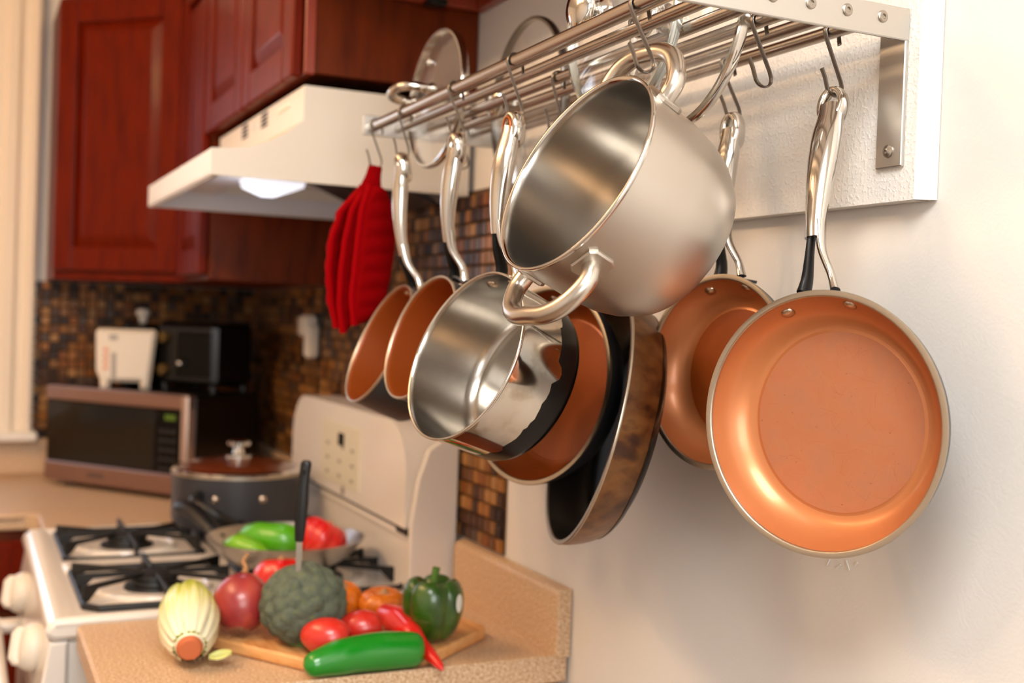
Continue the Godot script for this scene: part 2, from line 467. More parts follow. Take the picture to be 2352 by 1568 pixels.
# ---------------------------------------------------------------- room
func room() -> void:
	struct("floor", mb().box(Vector3(-1.4, -0.05, -1.0), Vector3(3.0, 0.1, 5.4)), M.floor)
	struct("ceiling", mb().box(Vector3(-1.4, 2.55, -1.0), Vector3(3.0, 0.1, 5.4)), M.ceiling)
	var wr := struct("wall_right", mb().box(Vector3(0.05, 1.25, -1.0), Vector3(0.1, 2.5, 5.4)), M.wall)
	var fl := mb()                       # the torn paint under the big pan
	for f in [[Vector3(0, 1.1632, -0.934), 0.009, 0.5], [Vector3(0, 1.1622, -0.918), 0.010, 0.9], [Vector3(0, 1.1660, -0.905), 0.011, -0.5], [Vector3(0, 1.1700, -0.893), 0.006, 0.8]]:
		fl.box(Vector3.ZERO, Vector3(0.0016, f[1], 0.0026), 0.0006)
		var k := fl.v.size() - 132
		for i in range(maxi(k, 0), fl.v.size()): fl.v[i] = Basis(Vector3.RIGHT, f[2]) * fl.v[i] + f[0] - Vector3(0.0008, 0, 0)
	put("paint_flake", fl, M.wall, wr)
	struct("wall_left", mb().box(Vector3(-2.85, 1.25, -1.0), Vector3(0.1, 2.5, 5.4)), M.room)
	# back wall with its window opening, x -1.62..-0.78, y 1.03..2.15
	var wb := mb()
	wb.box(Vector3(-0.39, 1.25, -3.65), Vector3(0.78, 2.5, 0.1)).box(Vector3(-2.21, 1.25, -3.65), Vector3(1.18, 2.5, 0.1))
	wb.box(Vector3(-1.2, 0.515, -3.65), Vector3(0.84, 1.03, 0.1)).box(Vector3(-1.2, 2.325, -3.65), Vector3(0.84, 0.35, 0.1))
	struct("wall_back", wb, M.wall)
	# front wall behind the camera, window x -1.6..-0.3, y 1.15..2.35
	var wf := mb()
	wf.box(Vector3(-0.15, 1.25, 1.65), Vector3(0.3, 2.5, 0.1)).box(Vector3(-2.2, 1.25, 1.65), Vector3(1.2, 2.5, 0.1))
	wf.box(Vector3(-0.95, 0.575, 1.65), Vector3(1.3, 1.15, 0.1)).box(Vector3(-0.95, 2.425, 1.65), Vector3(1.3, 0.15, 0.1))
	struct("wall_front", wf, M.room)
	# window over the back counter: stepped casing, sill, pane
	var w1 := struct("window_1", mb().box(Vector3(-1.2, 1.59, -3.655), Vector3(0.84, 0.03, 0.05)), M.casing)
	var cs := mb()
	cs.box(Vector3(-0.704, 1.73, -3.585), Vector3(0.15, 1.40, 0.03), 0.004).box(Vector3(-0.643, 1.73, -3.575), Vector3(0.028, 1.40, 0.05), 0.008).box(Vector3(-0.700, 1.73, -3.568), Vector3(0.04, 1.40, 0.02), 0.008)
	cs.box(Vector3(-1.22, 2.21, -3.587), Vector3(0.88, 0.12, 0.026), 0.004).box(Vector3(-1.70, 1.73, -3.585), Vector3(0.14, 1.40, 0.03), 0.004)
	put("casing", cs, M.casing, w1)
	put("sill", mb().box(Vector3(-1.2, 1.026, -3.565), Vector3(1.17, 0.026, 0.09), 0.006), M.trim, w1)
	put("pane", mb().box(Vector3(-1.2, 1.59, -3.66), Vector3(0.84, 1.12, 0.004)), M.pane, w1)
	var w2 := struct("window_2", mb().box(Vector3(-0.95, 1.75, 1.65), Vector3(1.3, 0.04, 0.05)).box(Vector3(-0.95, 1.75, 1.65), Vector3(0.04, 1.2, 0.05)), M.trim)
	put("pane", mb().box(Vector3(-0.95, 1.75, 1.66), Vector3(1.3, 1.2, 0.004)), M.pane, w2)
	# curtain in the kitchen window
	var rows := []
	for e in [1.06, 1.3, 1.6, 1.9, 2.14]:
		var row := PackedVector3Array()
		for i in 60: row.append(Vector3(-1.60 + i * 0.0066, e, -3.58 + 0.012 * sin(i * 0.9)))
		rows.append(row)
	var cu := mb(); cu.grid(rows, false)
	tag(put("curtain", cu, M.curtain), "pale cream curtain hanging in the kitchen window", "curtain")
	# ceiling lamp out of view: a bar with three warm bulbs
	var lamp := thing("ceiling_lamp", "ceiling bar lamp with three warm round globes", "lamp", at(Vector3(-1.50, 2.5, -1.75)))
	put("bar", mb().box(Vector3(0, -0.03, 0), Vector3(0.08, 0.05, 0.9), 0.01), M.chrome, lamp)
	for k in 3:
		var p := Vector3(0, -0.15, -0.36 + 0.36 * k)
		put("socket", mb().lathe([Vector2(0, -0.07), Vector2(0.018, -0.07), Vector2(0.022, -0.03), Vector2(0, -0.03)], 16), M.chrome, lamp, at(Vector3(0, 0, p.z)))
		put("bulb", mb().ball(Vector3.ZERO, Vector3(0.085, 0.085, 0.085)), M.bulb, lamp, at(p))
		var l := OmniLight3D.new(); l.name = "bulb_light_%d" % k; lamp.add_child(l); l.position = p
		l.light_color = Color(1.0, 0.89, 0.75); l.light_energy = 0.34; l.light_size = 0.09; l.omni_range = 12.0; l.omni_attenuation = 2.0; l.shadow_enabled = true

func ceiling_panel() -> void:
	var o := thing("ceiling_light", "square white ceiling light panel", "lamp", at(Vector3(-0.95, 2.5, 0.15)))
	put("frame", mb().box(Vector3(0, -0.015, 0.52), Vector3(1.08, 0.03, 0.04), 0.005).box(Vector3(0, -0.015, -0.52), Vector3(1.08, 0.03, 0.04), 0.005).box(Vector3(0.52, -0.015, 0), Vector3(0.04, 0.03, 1.0), 0.005).box(Vector3(-0.52, -0.015, 0), Vector3(0.04, 0.03, 1.0), 0.005), M.trim, o)
	put("diffuser", mb().box(Vector3(0, -0.008, 0), Vector3(1.0, 0.012, 1.0)), M.diffuser, o)
	var l := AreaLight3D.new(); l.name = "panel_light"; o.add_child(l)
	l.area_size = Vector2(0.96, 0.96); l.area_normalize_energy = true; l.light_color = Color(0.985, 0.985, 0.975); l.light_energy = 4.7; l.area_range = 12.0; l.shadow_enabled = true
	l.transform = Transform3D(Basis(Vector3.RIGHT, -PI / 2), Vector3(0, -0.022, 0))

# ---------------------------------------------------------------- mosaic tiles
func backsplash_tiles() -> void:
	var rng := RandomNumberGenerator.new(); rng.seed = 5
	var pitch := 0.0252
	var tile := mb()
	var h := 0.0109; var b := 0.0016; var d := 0.006
	var ring := [Vector3(-h, -h, 0), Vector3(h, -h, 0), Vector3(h, h, 0), Vector3(-h, h, 0)]
	for i in 4:
		var k := (i + 1) % 4
		tile.away(Vector3(0, 0, -0.01), [ring[i], ring[k], ring[k] + Vector3(0, 0, d - b), ring[i] + Vector3(0, 0, d - b)])
		var e0: Vector3 = ring[i] * (1 - b / h) + Vector3(0, 0, d); var e1: Vector3 = ring[k] * (1 - b / h) + Vector3(0, 0, d)
		tile.away(Vector3(0, 0, -0.01), [ring[i] + Vector3(0, 0, d - b), ring[k] + Vector3(0, 0, d - b), e1, e0])
	tile.away(Vector3(0, 0, -0.01), [ring[0] * (1 - b / h) + Vector3(0, 0, d), ring[1] * (1 - b / h) + Vector3(0, 0, d), ring[2] * (1 - b / h) + Vector3(0, 0, d), ring[3] * (1 - b / h) + Vector3(0, 0, d)])
	var tm := tile.done(10)
	var wr: Node = get_node("wall_right"); var wb: Node = get_node("wall_back")
	var g1 := put("grout", mb().box(Vector3(-0.001, 1.322, -2.18), Vector3(0.004, 0.612, 0.936)).box(Vector3(-0.001, 1.24, -3.124), Vector3(0.004, 0.45, 0.952)), M.grout, wr)
	g1.set_meta("kind", "stuff")
	put("grout", mb().box(Vector3(-0.31, 1.24, -3.599), Vector3(0.622, 0.45, 0.004)), M.grout, wb).set_meta("kind", "stuff")
	var rest := {}
	var face_r := Basis(Vector3(0, 0, 1), Vector3.UP, Vector3(-1, 0, 0))
	var places := []
	for row in 25:
		var y := 1.016 + pitch * (row + 0.5)
		for col in 75:
			var z := -1.712 - pitch * (col + 0.5)
			if y > 1.628 or (z < -2.65 and y > 1.46) or z < -3.59: continue
			places.append([wr, Transform3D(face_r, Vector3(-0.003, y, z)), z > -1.99])
	for row in 18:
		var y := 1.016 + pitch * (row + 0.5)
		if y > 1.46: continue
		for col in 25:
			var x := -0.006 - pitch * (col + 0.5)
			places.append([wb, Transform3D(Basis.IDENTITY, Vector3(x, y, -3.597)), x < -0.20])
	for p in places:
		var r := rng.randf()
		var mi := rng.randi_range(0, M.tiles.size() - 1)
		var x: Transform3D = p[1]
		x.basis = x.basis * Basis(Vector3(rng.randf_range(-1, 1), rng.randf_range(-1, 1), 0).normalized(), rng.randf_range(0, 0.02))
		if p[2]: put("tile", tm, M.tiles[mi], p[0], x)
		else:
			var key := [p[0], mi]
			if not rest.has(key): rest[key] = []
			rest[key].append(x)
	var vc := StandardMaterial3D.new(); vc.roughness = 0.28; vc.metallic_specular = 0.3; vc.vertex_color_use_as_albedo = true
	for w in [wr, wb]:
		var mm := MultiMesh.new(); mm.transform_format = MultiMesh.TRANSFORM_3D; mm.use_colors = true; mm.mesh = tm
		var all := []
		for key in rest:
			if key[0] == w:
				for x in rest[key]: all.append([x, M.tiles[key[1]].albedo_color.srgb_to_linear()])
		mm.instance_count = all.size()
		for i in all.size(): mm.set_instance_transform(i, all[i][0]); mm.set_instance_color(i, all[i][1])
		var mi := MultiMeshInstance3D.new(); mi.multimesh = mm; mi.material_override = vc; mi.name = "far_tiles"; w.add_child(mi)
		mi.set_meta("kind", "stuff")

# ---------------------------------------------------------------- wall cabinets
func raised_door(w: float, h: float, t: float, x_dir := Vector3.RIGHT) -> Array:
	# frame and raised panel in the plane x (width), y; front looks along +z
	var fr := mb(); var s := 0.062
	fr.box(Vector3(-w / 2 + s / 2, 0, 0), Vector3(s, h, t), 0.004).box(Vector3(w / 2 - s / 2, 0, 0), Vector3(s, h, t), 0.004)
	fr.box(Vector3(0, h / 2 - s / 2, 0), Vector3(w - s * 2 + 0.002, s, t), 0.004).box(Vector3(0, -h / 2 + s / 2, 0), Vector3(w - s * 2 + 0.002, s, t), 0.004)
	var pn := mb(); var a := Vector2(w / 2 - s, h / 2 - s); var z0 := -t / 2 + 0.004
	var lay := [[a, z0 + 0.002], [a - Vector2(0.004, 0.004), z0 + 0.002], [a - Vector2(0.028, 0.028), t / 2 - 0.003], [a - Vector2(0.032, 0.032), t / 2 - 0.002]]
	var ring := func(q: Vector2, z: float) -> Array: return [Vector3(-q.x, -q.y, z), Vector3(q.x, -q.y, z), Vector3(q.x, q.y, z), Vector3(-q.x, q.y, z)]
	for l in 3:
		var r0: Array = ring.call(lay[l][0], lay[l][1]); var r1: Array = ring.call(lay[l + 1][0], lay[l + 1][1])
		for i in 4: pn.quad(r0[i], r0[(i + 1) % 4], r1[(i + 1) % 4], r1[i])
	var top: Array = ring.call(lay[3][0], lay[3][1]); pn.quad(top[0], top[1], top[2], top[3])
	var back: Array = ring.call(a, -t / 2); pn.quad(back[3], back[2], back[1], back[0])
	return [fr, pn]

func door_on(cab: Node, w: float, h: float, x: Transform3D) -> void:
	var d := raised_door(w, h, 0.02)
	var f := put("door", d[0], M.cherry, cab, x, 20)
	put("door_panel", d[1], M.cherry, f, Transform3D.IDENTITY, 20)

func wall_cabinets() -> void:
	var left := Basis(Vector3(0, 0, 1), Vector3.UP, Vector3(-1, 0, 0))      # door front looks along -x
	# over the hood
	var a := thing("wall_cabinet", "short cherry wall cabinet above the white range hood, its plain side panel showing", "cabinet", at(Vector3(0, 1.80, -2.27)), "cherry wall cabinets")
	put("body", mb().box(Vector3(-0.150, 0.205, 0), Vector3(0.296, 0.41, 0.752), 0.001), M.cherry_side, a)
	put("face_frame", mb().box(Vector3(-0.3045, 0.205, 0), Vector3(0.019, 0.416, 0.757), 0.002), M.cherry_edge, a)
	for s in [-1, 1]: door_on(a, 0.372, 0.425, at(Vector3(-0.326, 0.203, s * 0.19), left))
	# narrow one beside the hood
	var n := thing("wall_cabinet", "tall narrow cherry wall cabinet between the hood and the corner cabinet", "cabinet", at(Vector3(0, 1.47, -2.83)), "cherry wall cabinets")
	put("body", mb().box(Vector3(-0.15, 0.37, 0.0), Vector3(0.296, 0.74, 0.334), 0.001), M.cherry_side, n)
	put("face_frame", mb().box(Vector3(-0.3045, 0.37, 0.0), Vector3(0.019, 0.74, 0.335), 0.002), M.cherry_side, n)
	door_on(n, 0.318, 0.716, at(Vector3(-0.326, 0.37, 0.0), left))
	# diagonal corner cabinet
	var c := thing("wall_cabinet", "cherry corner wall cabinet with a tall raised-panel door set at an angle", "cabinet", at(Vector3(0, 1.47, -3.6)), "cherry wall cabinets")
	var poly := PackedVector2Array([Vector2(-0.002, 0.59), Vector2(-0.31, 0.59), Vector2(-0.60, 0.30), Vector2(-0.60, 0.002), Vector2(-0.002, 0.002)])
	put("body", mb().prism(poly, Vector3.ZERO, Vector3.RIGHT, Vector3(0, 0, 1), Vector3(0, 0.74, 0)), M.cherry, c)
	var diag := Basis(Vector3(0.7071, 0, 0.7071), Vector3.UP, Vector3(-0.7071, 0, 0.7071))
	door_on(c, 0.385, 0.705, at(Vector3(-0.455, 0.375, 0.445) + Vector3(-0.7071, 0, 0.7071) * 0.0115, diag))
	put("hinge", mb().box(Vector3.ZERO, Vector3(0.006, 0.05, 0.008), 0.002), M.tang, c, at(Vector3(-0.314, 0.68, 0.602), diag))
	# cabinet above the rack, seen from below
	var k := thing("wall_cabinet", "cherry wall cabinet high above the pot rack, only its underside in view", "cabinet", at(Vector3(0, 1.94, -1.51)), "cherry wall cabinets")
	put("body", mb().box(Vector3(-0.15, 0.15, 0), Vector3(0.296, 0.27, 0.74), 0.001), M.cherry_side, k)
	put("bottom_rail", mb().box(Vector3(-0.15, 0.008, -0.362), Vector3(0.296, 0.02, 0.02), 0.002).box(Vector3(-0.012, 0.008, 0), Vector3(0.02, 0.02, 0.70), 0.002), M.cherry_edge, k)
	put("face_frame", mb().box(Vector3(-0.3045, 0.14, 0), Vector3(0.019, 0.28, 0.74), 0.002), M.cherry_side, k)
	for s in [-1, 1]: door_on(k, 0.36, 0.265, at(Vector3(-0.326, 0.142, s * 0.185), left))
	put("latch", mb().box(Vector3(-0.10, -0.004, -0.345), Vector3(0.035, 0.012, 0.03), 0.003), M.tang, k)

# ---------------------------------------------------------------- range hood
func range_hood() -> void:
	var h := thing("range_hood", "white under-cabinet range hood with vents and push buttons", "range hood", at(Vector3(0, 1.618, -1.892)))
	# side profile (x, y above the bottom), pushed along -z
	var side := PackedVector2Array([Vector2(-0.012, 0.0), Vector2(-0.46, 0.0), Vector2(-0.46, 0.043), Vector2(-0.430, 0.045), Vector2(-0.400, 0.050), Vector2(-0.370, 0.061), Vector2(-0.340, 0.079), Vector2(-0.312, 0.102), Vector2(-0.312, 0.160), Vector2(-0.012, 0.160)])
	for s in [0, 1]:
		put("side_panel", mb().prism(side, Vector3(0, 0, -0.008 if s == 0 else -0.70), Vector3.RIGHT, Vector3.UP, Vector3(0, 0, 0.008)), M.hood, h, Transform3D.IDENTITY, 12)
	var front := mb()
	for i in range(1, 9):
		var p := side[i]; var q := side[i + 1] if i < 9 else side[0]
		var ins := Vector2(0.0, 0.0)
		front.quad(Vector3(p.x, p.y, -0.008), Vector3(q.x, q.y, -0.008), Vector3(q.x, q.y, -0.692), Vector3(p.x, p.y, -0.692))
		front.quad(Vector3(p.x + 0.004, p.y - 0.003, -0.692), Vector3(q.x + 0.004, q.y - 0.003, -0.692), Vector3(q.x + 0.004, q.y - 0.003, -0.008), Vector3(p.x + 0.004, p.y - 0.003, -0.008))
	put("front_panel", front, M.hood, h, Transform3D.IDENTITY, 25)
	put("lip", mb().box(Vector3(-0.452, 0.003, -0.35), Vector3(0.016, 0.006, 0.684), 0.001), M.hood, h)
	var inn := mb()
	inn.box(Vector3(-0.178, 0.066, -0.35), Vector3(0.29, 0.004, 0.684)).box(Vector3(-0.385, 0.037, -0.35), Vector3(0.13, 0.004, 0.684)).box(Vector3(-0.322, 0.051, -0.35), Vector3(0.004, 0.030, 0.684)).box(Vector3(-0.016, 0.05, -0.35), Vector3(0.008, 0.10, 0.684))
	inn.box(Vector3(-0.235, 0.020, -0.689), Vector3(0.43, 0.036, 0.003)).box(Vector3(-0.235, 0.020, -0.011), Vector3(0.43, 0.036, 0.003)).box(Vector3(-0.452, 0.020, -0.35), Vector3(0.003, 0.036, 0.68))
	put("lining", inn, M.hood_in, h)
	put("top_plate", mb().box(Vector3(-0.16, 0.158, -0.35), Vector3(0.295, 0.004, 0.684)), M.hood, h)
	# lamp lens under the hood
	put("lamp_lens", mb().prism(PackedVector2Array([Vector2(-0.062, 0), Vector2(0.062, 0), Vector2(0.050, -0.038), Vector2(0.012, -0.052), Vector2(-0.012, -0.052), Vector2(-0.050, -0.038)]), Vector3(-0.285, 0.058, -0.37), Vector3.RIGHT, Vector3.UP, Vector3(0, 0, 0.11), 0.012), M.lens, h, Transform3D.IDENTITY, 50)
	var hl := OmniLight3D.new(); hl.name = "hood_light"; h.add_child(hl); hl.position = Vector3(-0.31, -0.02, -0.31)
	hl.light_color = Color(0.95, 0.96, 1.0); hl.light_energy = 0.012; hl.light_size = 0.05; hl.omni_range = 8.0; hl.omni_attenuation = 2.0; hl.shadow_enabled = true
	put("grease_filter", mb().prism(PackedVector2Array([Vector2(-0.12, -0.004), Vector2(0.11, -0.004), Vector2(0.11, 0.004), Vector2(-0.12, 0.004)]), Vector3(-0.135, 0.034, -0.44), Vector3(0.93, -0.367, 0), Vector3(0.367, 0.93, 0), Vector3(0, 0, 0.34), 0.002), M.filter, h)
	# vents and buttons on the curved front, placed on its slope
	var nrm := Vector3(-0.62, 0.785, 0).normalized()
	var along := Vector3(0, 0, -1); var upv := along.cross(nrm) * -1
	var fb := Basis(along, nrm.cross(along) * -1, nrm)
	if fb.determinant() < 0: fb = Basis(along, -fb.y, nrm)
	for g in [0.25, 0.415]:
		for i in 4:
			for j in 1:
				var yy := 0.128 + 0.0 * i
				put("vent_slot", mb().box(Vector3.ZERO, Vector3(0.0025, 0.0042, 0.050), 0.0005), M.slot, h, at(Vector3(-0.3125, 0.131 + i * 0.0075, -g - 0.03)))
	for i in 3:
		put("push_button", mb().box(Vector3.ZERO, Vector3(0.006, 0.010, 0.016), 0.002), M.trim, h, at(Vector3(-0.3135, 0.142, -0.10 - i * 0.03)))
	put("name_plate", mb().box(Vector3.ZERO, Vector3(0.002, 0.014, 0.022), 0.0006), M.hood_in, h, at(Vector3(-0.3128, 0.142, -0.36)))

# ---------------------------------------------------------------- worktops and base cabinets
func counters() -> void:
	var y := 0.914
	var a := thing("countertop", "short speckled beige worktop end carrying the cutting board and vegetables", "countertop", at(Vector3(0, y, 0)), "beige laminate worktops")
	var sl := mb()
	sl.prism(PackedVector2Array([Vector2(-0.002, -1.487), Vector2(-0.634, -1.487), Vector2(-0.645, -1.50), Vector2(-0.645, -1.862), Vector2(-0.636, -1.872), Vector2(-0.002, -1.872)]), Vector3(0, -0.038, 0), Vector3.RIGHT, Vector3(0, 0, 1), Vector3(0, 0.038, 0), 0.004)
	put("slab", sl, M.laminate, a, Transform3D.IDENTITY, 25)
	put("backsplash", mb().prism(PackedVector2Array([Vector2(-0.002, 0.0), Vector2(-0.024, 0.0), Vector2(-0.024, 0.088), Vector2(-0.020, 0.096), Vector2(-0.012, 0.0995), Vector2(-0.002, 0.0995)]), Vector3(0, 0, -1.872), Vector3.RIGHT, Vector3.UP, Vector3(0, 0, 0.392), 0.001), M.laminate, a, Transform3D.IDENTITY, 30)
	put("end_strip", mb().box(Vector3(-0.322, -0.017, -1.4845), Vector3(0.636, 0.040, 0.004), 0.001).box(Vector3(-0.0125, 0.05, -1.4785), Vector3(0.022, 0.10, 0.003), 0.001), M.laminate, a)
	var b := thing("countertop", "speckled beige corner worktop under the microwave", "countertop", at(Vector3(0, y, 0)), "beige laminate worktops")
	put("slab", mb().prism(PackedVector2Array([Vector2(-0.002, -2.665), Vector2(-0.645, -2.665), Vector2(-0.645, -2.875), Vector2(-0.67, -2.90), Vector2(-2.4, -2.90), Vector2(-2.4, -3.598), Vector2(-0.002, -3.598)]), Vector3(0, -0.038, 0), Vector3.RIGHT, Vector3(0, 0, 1), Vector3(0, 0.038, 0), 0.004), M.laminate, b, Transform3D.IDENTITY, 25)
	put("backsplash", mb().box(Vector3(-1.2, 0.05, -3.588), Vector3(2.39, 0.10, 0.02), 0.004).box(Vector3(-0.0125, 0.05, -3.125), Vector3(0.02, 0.10, 0.90), 0.004), M.laminate, b)
	put("front_edge", mb().tube([Vector3(-0.68, -0.006, -2.898), Vector3(-2.4, -0.006, -2.898)], 0.007, 10), M.laminate, b)
	var c1 := thing("base_cabinet", "dark cherry base cabinet under the vegetables, hidden but for its top corner", "cabinet", at(Vector3(-0.305, 0, -1.685)), "cherry base cabinets")
	put("body", mb().box(Vector3(0, 0.488, 0.0), Vector3(0.60, 0.775, 0.36), 0.002), M.cherry_side, c1)
	put("toe_kick", mb().box(Vector3(0.03, 0.05, 0), Vector3(0.53, 0.10, 0.35)), M.black, c1)
	var left := Basis(Vector3(0, 0, 1), Vector3.UP, Vector3(-1, 0, 0))
	door_on(c1, 0.33, 0.70, at(Vector3(-0.311, 0.50, 0), left))
	var c2 := thing("base_cabinet", "dark cherry base cabinet beyond the stove, left of its knobs", "cabinet", at(Vector3(-1.5, 0, -3.245)), "cherry base cabinets")
	put("body", mb().box(Vector3(0, 0.488, 0), Vector3(1.76, 0.775, 0.64), 0.002), M.cherry_side, c2)
	put("toe_kick", mb().box(Vector3(0, 0.05, -0.03), Vector3(1.74, 0.10, 0.56)), M.black, c2)
	for i in 3:
		door_on(c2, 0.56, 0.55, at(Vector3(-0.585 + i * 0.585, 0.39, 0.331)))
		put("drawer_front", mb().box(Vector3(-0.585 + i * 0.585, 0.77, 0.331), Vector3(0.56, 0.16, 0.02), 0.004), M.cherry, c2)
	var c3 := thing("base_cabinet", "blind corner cherry base cabinet behind the stove", "cabinet", at(Vector3(-0.32, 0, -3.13)), "cherry base cabinets")
	put("body", mb().box(Vector3(0.0, 0.488, 0), Vector3(0.59, 0.775, 0.90), 0.002), M.cherry_side, c3)
	put("toe_kick", mb().box(Vector3(0.03, 0.05, 0), Vector3(0.52, 0.10, 0.88)), M.black, c3)

# ---------------------------------------------------------------- stove
func stove() -> void:
	var s := thing("stove", "white gas range with black grates and a rounded backguard", "stove", at(Vector3(0, 0, -2.268)))
	var zn := 0.382; var zf := -0.382                         # near and far side
	put("body", mb().box(Vector3(-0.35, 0.452, 0), Vector3(0.615, 0.865, 0.744), 0.006), M.enamel, s)
	put("plinth", mb().box(Vector3(-0.34, 0.02, 0), Vector3(0.56, 0.04, 0.70)), M.black, s)
	put("oven_door", mb().box(Vector3(-0.676, 0.46, 0), Vector3(0.036, 0.62, 0.736), 0.008), M.enamel, s)
	put("control_fascia", mb().prism(PackedVector2Array([Vector2(-0.655, 0.78), Vector2(-0.698, 0.785), Vector2(-0.682, 0.884), Vector2(-0.655, 0.884)]), Vector3(0, 0, zf), Vector3.RIGHT, Vector3.UP, Vector3(0, 0, zn - zf), 0.004), M.enamel, s)
	# cooktop: rolled slab with raised margins
	var prof := PackedVector2Array([Vector2(-0.06, 0.886), Vector2(-0.676, 0.886), Vector2(-0.686, 0.892), Vector2(-0.689, 0.903), Vector2(-0.684, 0.914), Vector2(-0.672, 0.921), Vector2(-0.645, 0.922), Vector2(-0.635, 0.916), Vector2(-0.06, 0.916)])
	put("cooktop", mb().prism(prof, Vector3(0, 0, zf - 0.004), Vector3.RIGHT, Vector3.UP, Vector3(0, 0, zn - zf + 0.008), 0.008), M.enamel, s, Transform3D.IDENTITY, 40)
	for z in [zn - 0.004, zf + 0.004]: put("rolled_edge", mb().tube([Vector3(-0.675, 0.913, z), Vector3(-0.40, 0.914, z), Vector3(-0.08, 0.914, z)], 0.010, 12), M.enamel, s)
	put("center_rib", mb().box(Vector3(-0.36, 0.917, 0.0), Vector3(0.55, 0.012, 0.075), 0.005), M.enamel, s)
	# backguard with big rounded shoulders
	var pl := PackedVector2Array([Vector2(zn - 0.02, 1.030), Vector2(zn - 0.02, 1.115)])
	for i in 9:
		var t := i / 8.0 * PI / 2
		pl.append(Vector2(zn - 0.02 - 0.10 + 0.10 * cos(t), 1.115 + 0.10 * sin(t)))
	for i in 9:
		var t := PI / 2 + i / 8.0 * PI / 2
		pl.append(Vector2(zf - 0.03 + 0.10 + 0.10 * cos(t), 1.115 + 0.10 * sin(t)))
	pl.append(Vector2(zf - 0.03, 1.030))
	put("backguard", mb().prism(pl, Vector3(-0.030, 0, 0), Vector3(0, 0, 1), Vector3.UP, Vector3(-0.075, 0, 0), 0.016), M.enamel, s, Transform3D.IDENTITY, 50)
	put("riser", mb().box(Vector3(-0.056, 0.968, 0), Vector3(0.075, 0.112, 0.745), 0.004), M.enamel, s)
	put("gasket", mb().box(Vector3(-0.0955, 1.027, 0), Vector3(0.006, 0.008, 0.70), 0.001), M.tang, s)
	put("vent_notch", mb().box(Vector3(-0.097, 1.024, 0.335), Vector3(0.010, 0.018, 0.06), 0.003), M.black, s)
	put("ledge", mb().box(Vector3(-0.092, 1.012, 0), Vector3(0.012, 0.008, 0.74), 0.002), M.enamel, s)
	var ep := PackedVector2Array([Vector2(-0.100, 0.90), Vector2(-0.014, 0.90), Vector2(-0.014, 1.18), Vector2(-0.040, 1.19), Vector2(-0.070, 1.17), Vector2(-0.088, 1.12), Vector2(-0.100, 1.04)])
	for z in [zn - 0.016, zf + 0.002]:
		put("end_panel", mb().prism(ep, Vector3(0, 0, z), Vector3.RIGHT, Vector3.UP, Vector3(0, 0, 0.014), 0.002), M.enamel, s, Transform3D.IDENTITY, 25)
	# clock panel
	var cp := put("control_panel", mb().box(Vector3(-0.1055, 1.115, -0.03), Vector3(0.003, 0.125, 0.26), 0.001), M.panel, s)
	put("clock_display", mb().box(Vector3(-0.108, 1.146, -0.02), Vector3(0.003, 0.026, 0.036), 0.001), M.display, cp)
	for i in 9:
		put("touch_key", mb().box(Vector3(-0.1072, 1.13 - (i / 3) * 0.030, -0.115 + (i % 3) * 0.085 + (0.02 if i == 1 else 0.0)), Vector3(0.001, 0.007, 0.018), 0.0003), M.ink, cp)
	put("dial_mark", mb().lathe([Vector2(0, -0.001), Vector2(0.010, -0.001), Vector2(0.010, 0.001), Vector2(0, 0.001)], 20), M.ink, cp, at(Vector3(-0.1055, 1.043, -0.005), Basis(Vector3(0, 0, 1), PI / 2)))
	# knobs on the sloping fascia
	var kb := Basis(Vector3(0, 0, 1), PI / 2 - 0.15)
	for z in [-0.145, 0.245]:
		var k := put("knob", mb().lathe([Vector2(0, -0.004), Vector2(0.036, -0.004), Vector2(0.039, 0.004), Vector2(0.038, 0.014), Vector2(0.033, 0.023), Vector2(0.024, 0.028), Vector2(0, 0.030)], 40), M.white_plastic, s, at(Vector3(-0.6905, 0.842, z), kb))
		put("knob_grip", mb().prism(PackedVector2Array([Vector2(-0.032, 0.016), Vector2(0.032, 0.016), Vector2(0.030, 0.034), Vector2(0.020, 0.042), Vector2(-0.020, 0.042), Vector2(-0.030, 0.034)]), Vector3(0, 0, -0.009), Vector3.RIGHT, Vector3.UP, Vector3(0, 0, 0.018), 0.004), M.white_plastic, k, at(Vector3.ZERO, Basis(Vector3.UP, 0.4)))
	var hd := mb()
	hd.tube([Vector3(-0.692, 0.765, -0.205), Vector3(-0.735, 0.765, -0.205)], 0.015, 14).tube([Vector3(-0.692, 0.765, 0.30), Vector3(-0.735, 0.765, 0.30)], 0.015, 14).tube([Vector3(-0.742, 0.765, -0.24), Vector3(-0.742, 0.765, 0.34)], 0.013, 14)
	put("oven_handle", hd, M.enamel, s)
	# burners and grates
	for q in [[-0.50, 0.19], [-0.50, -0.19], [-0.215, 0.19], [-0.215, -0.19]]:
		var o := Vector3(q[0], 0.916, q[1])
		var bu := put("burner", mb().lathe([Vector2(0.052, 0), Vector2(0.050, 0.006), Vector2(0.040, 0.008), Vector2(0.038, 0.016), Vector2(0.041, 0.019), Vector2(0.040, 0.024), Vector2(0.030, 0.027), Vector2(0, 0.028)], 36), M.iron, s, at(o))
		put("burner_ring", mb().lathe([Vector2(0.098, 0), Vector2(0.096, 0.005), Vector2(0.090, 0.0055), Vector2(0.086, 0.001), Vector2(0.054, 0.001), Vector2(0.054, -0.003)], 40), M.enamel, bu)
		var g := mb()
		var hx := 0.128; var hz := 0.150; var top := 0.030
		var loop := [Vector3(-hx, 0.006, -hz + 0.02), Vector3(-hx + 0.02, 0.006, -hz), Vector3(hx - 0.02, 0.006, -hz), Vector3(hx, 0.006, -hz + 0.02), Vector3(hx, 0.006, hz - 0.02), Vector3(hx - 0.02, 0.006, hz), Vector3(-hx + 0.02, 0.006, hz), Vector3(-hx, 0.006, hz - 0.02)]
		g.tube(loop, 0.0055, 8, true)
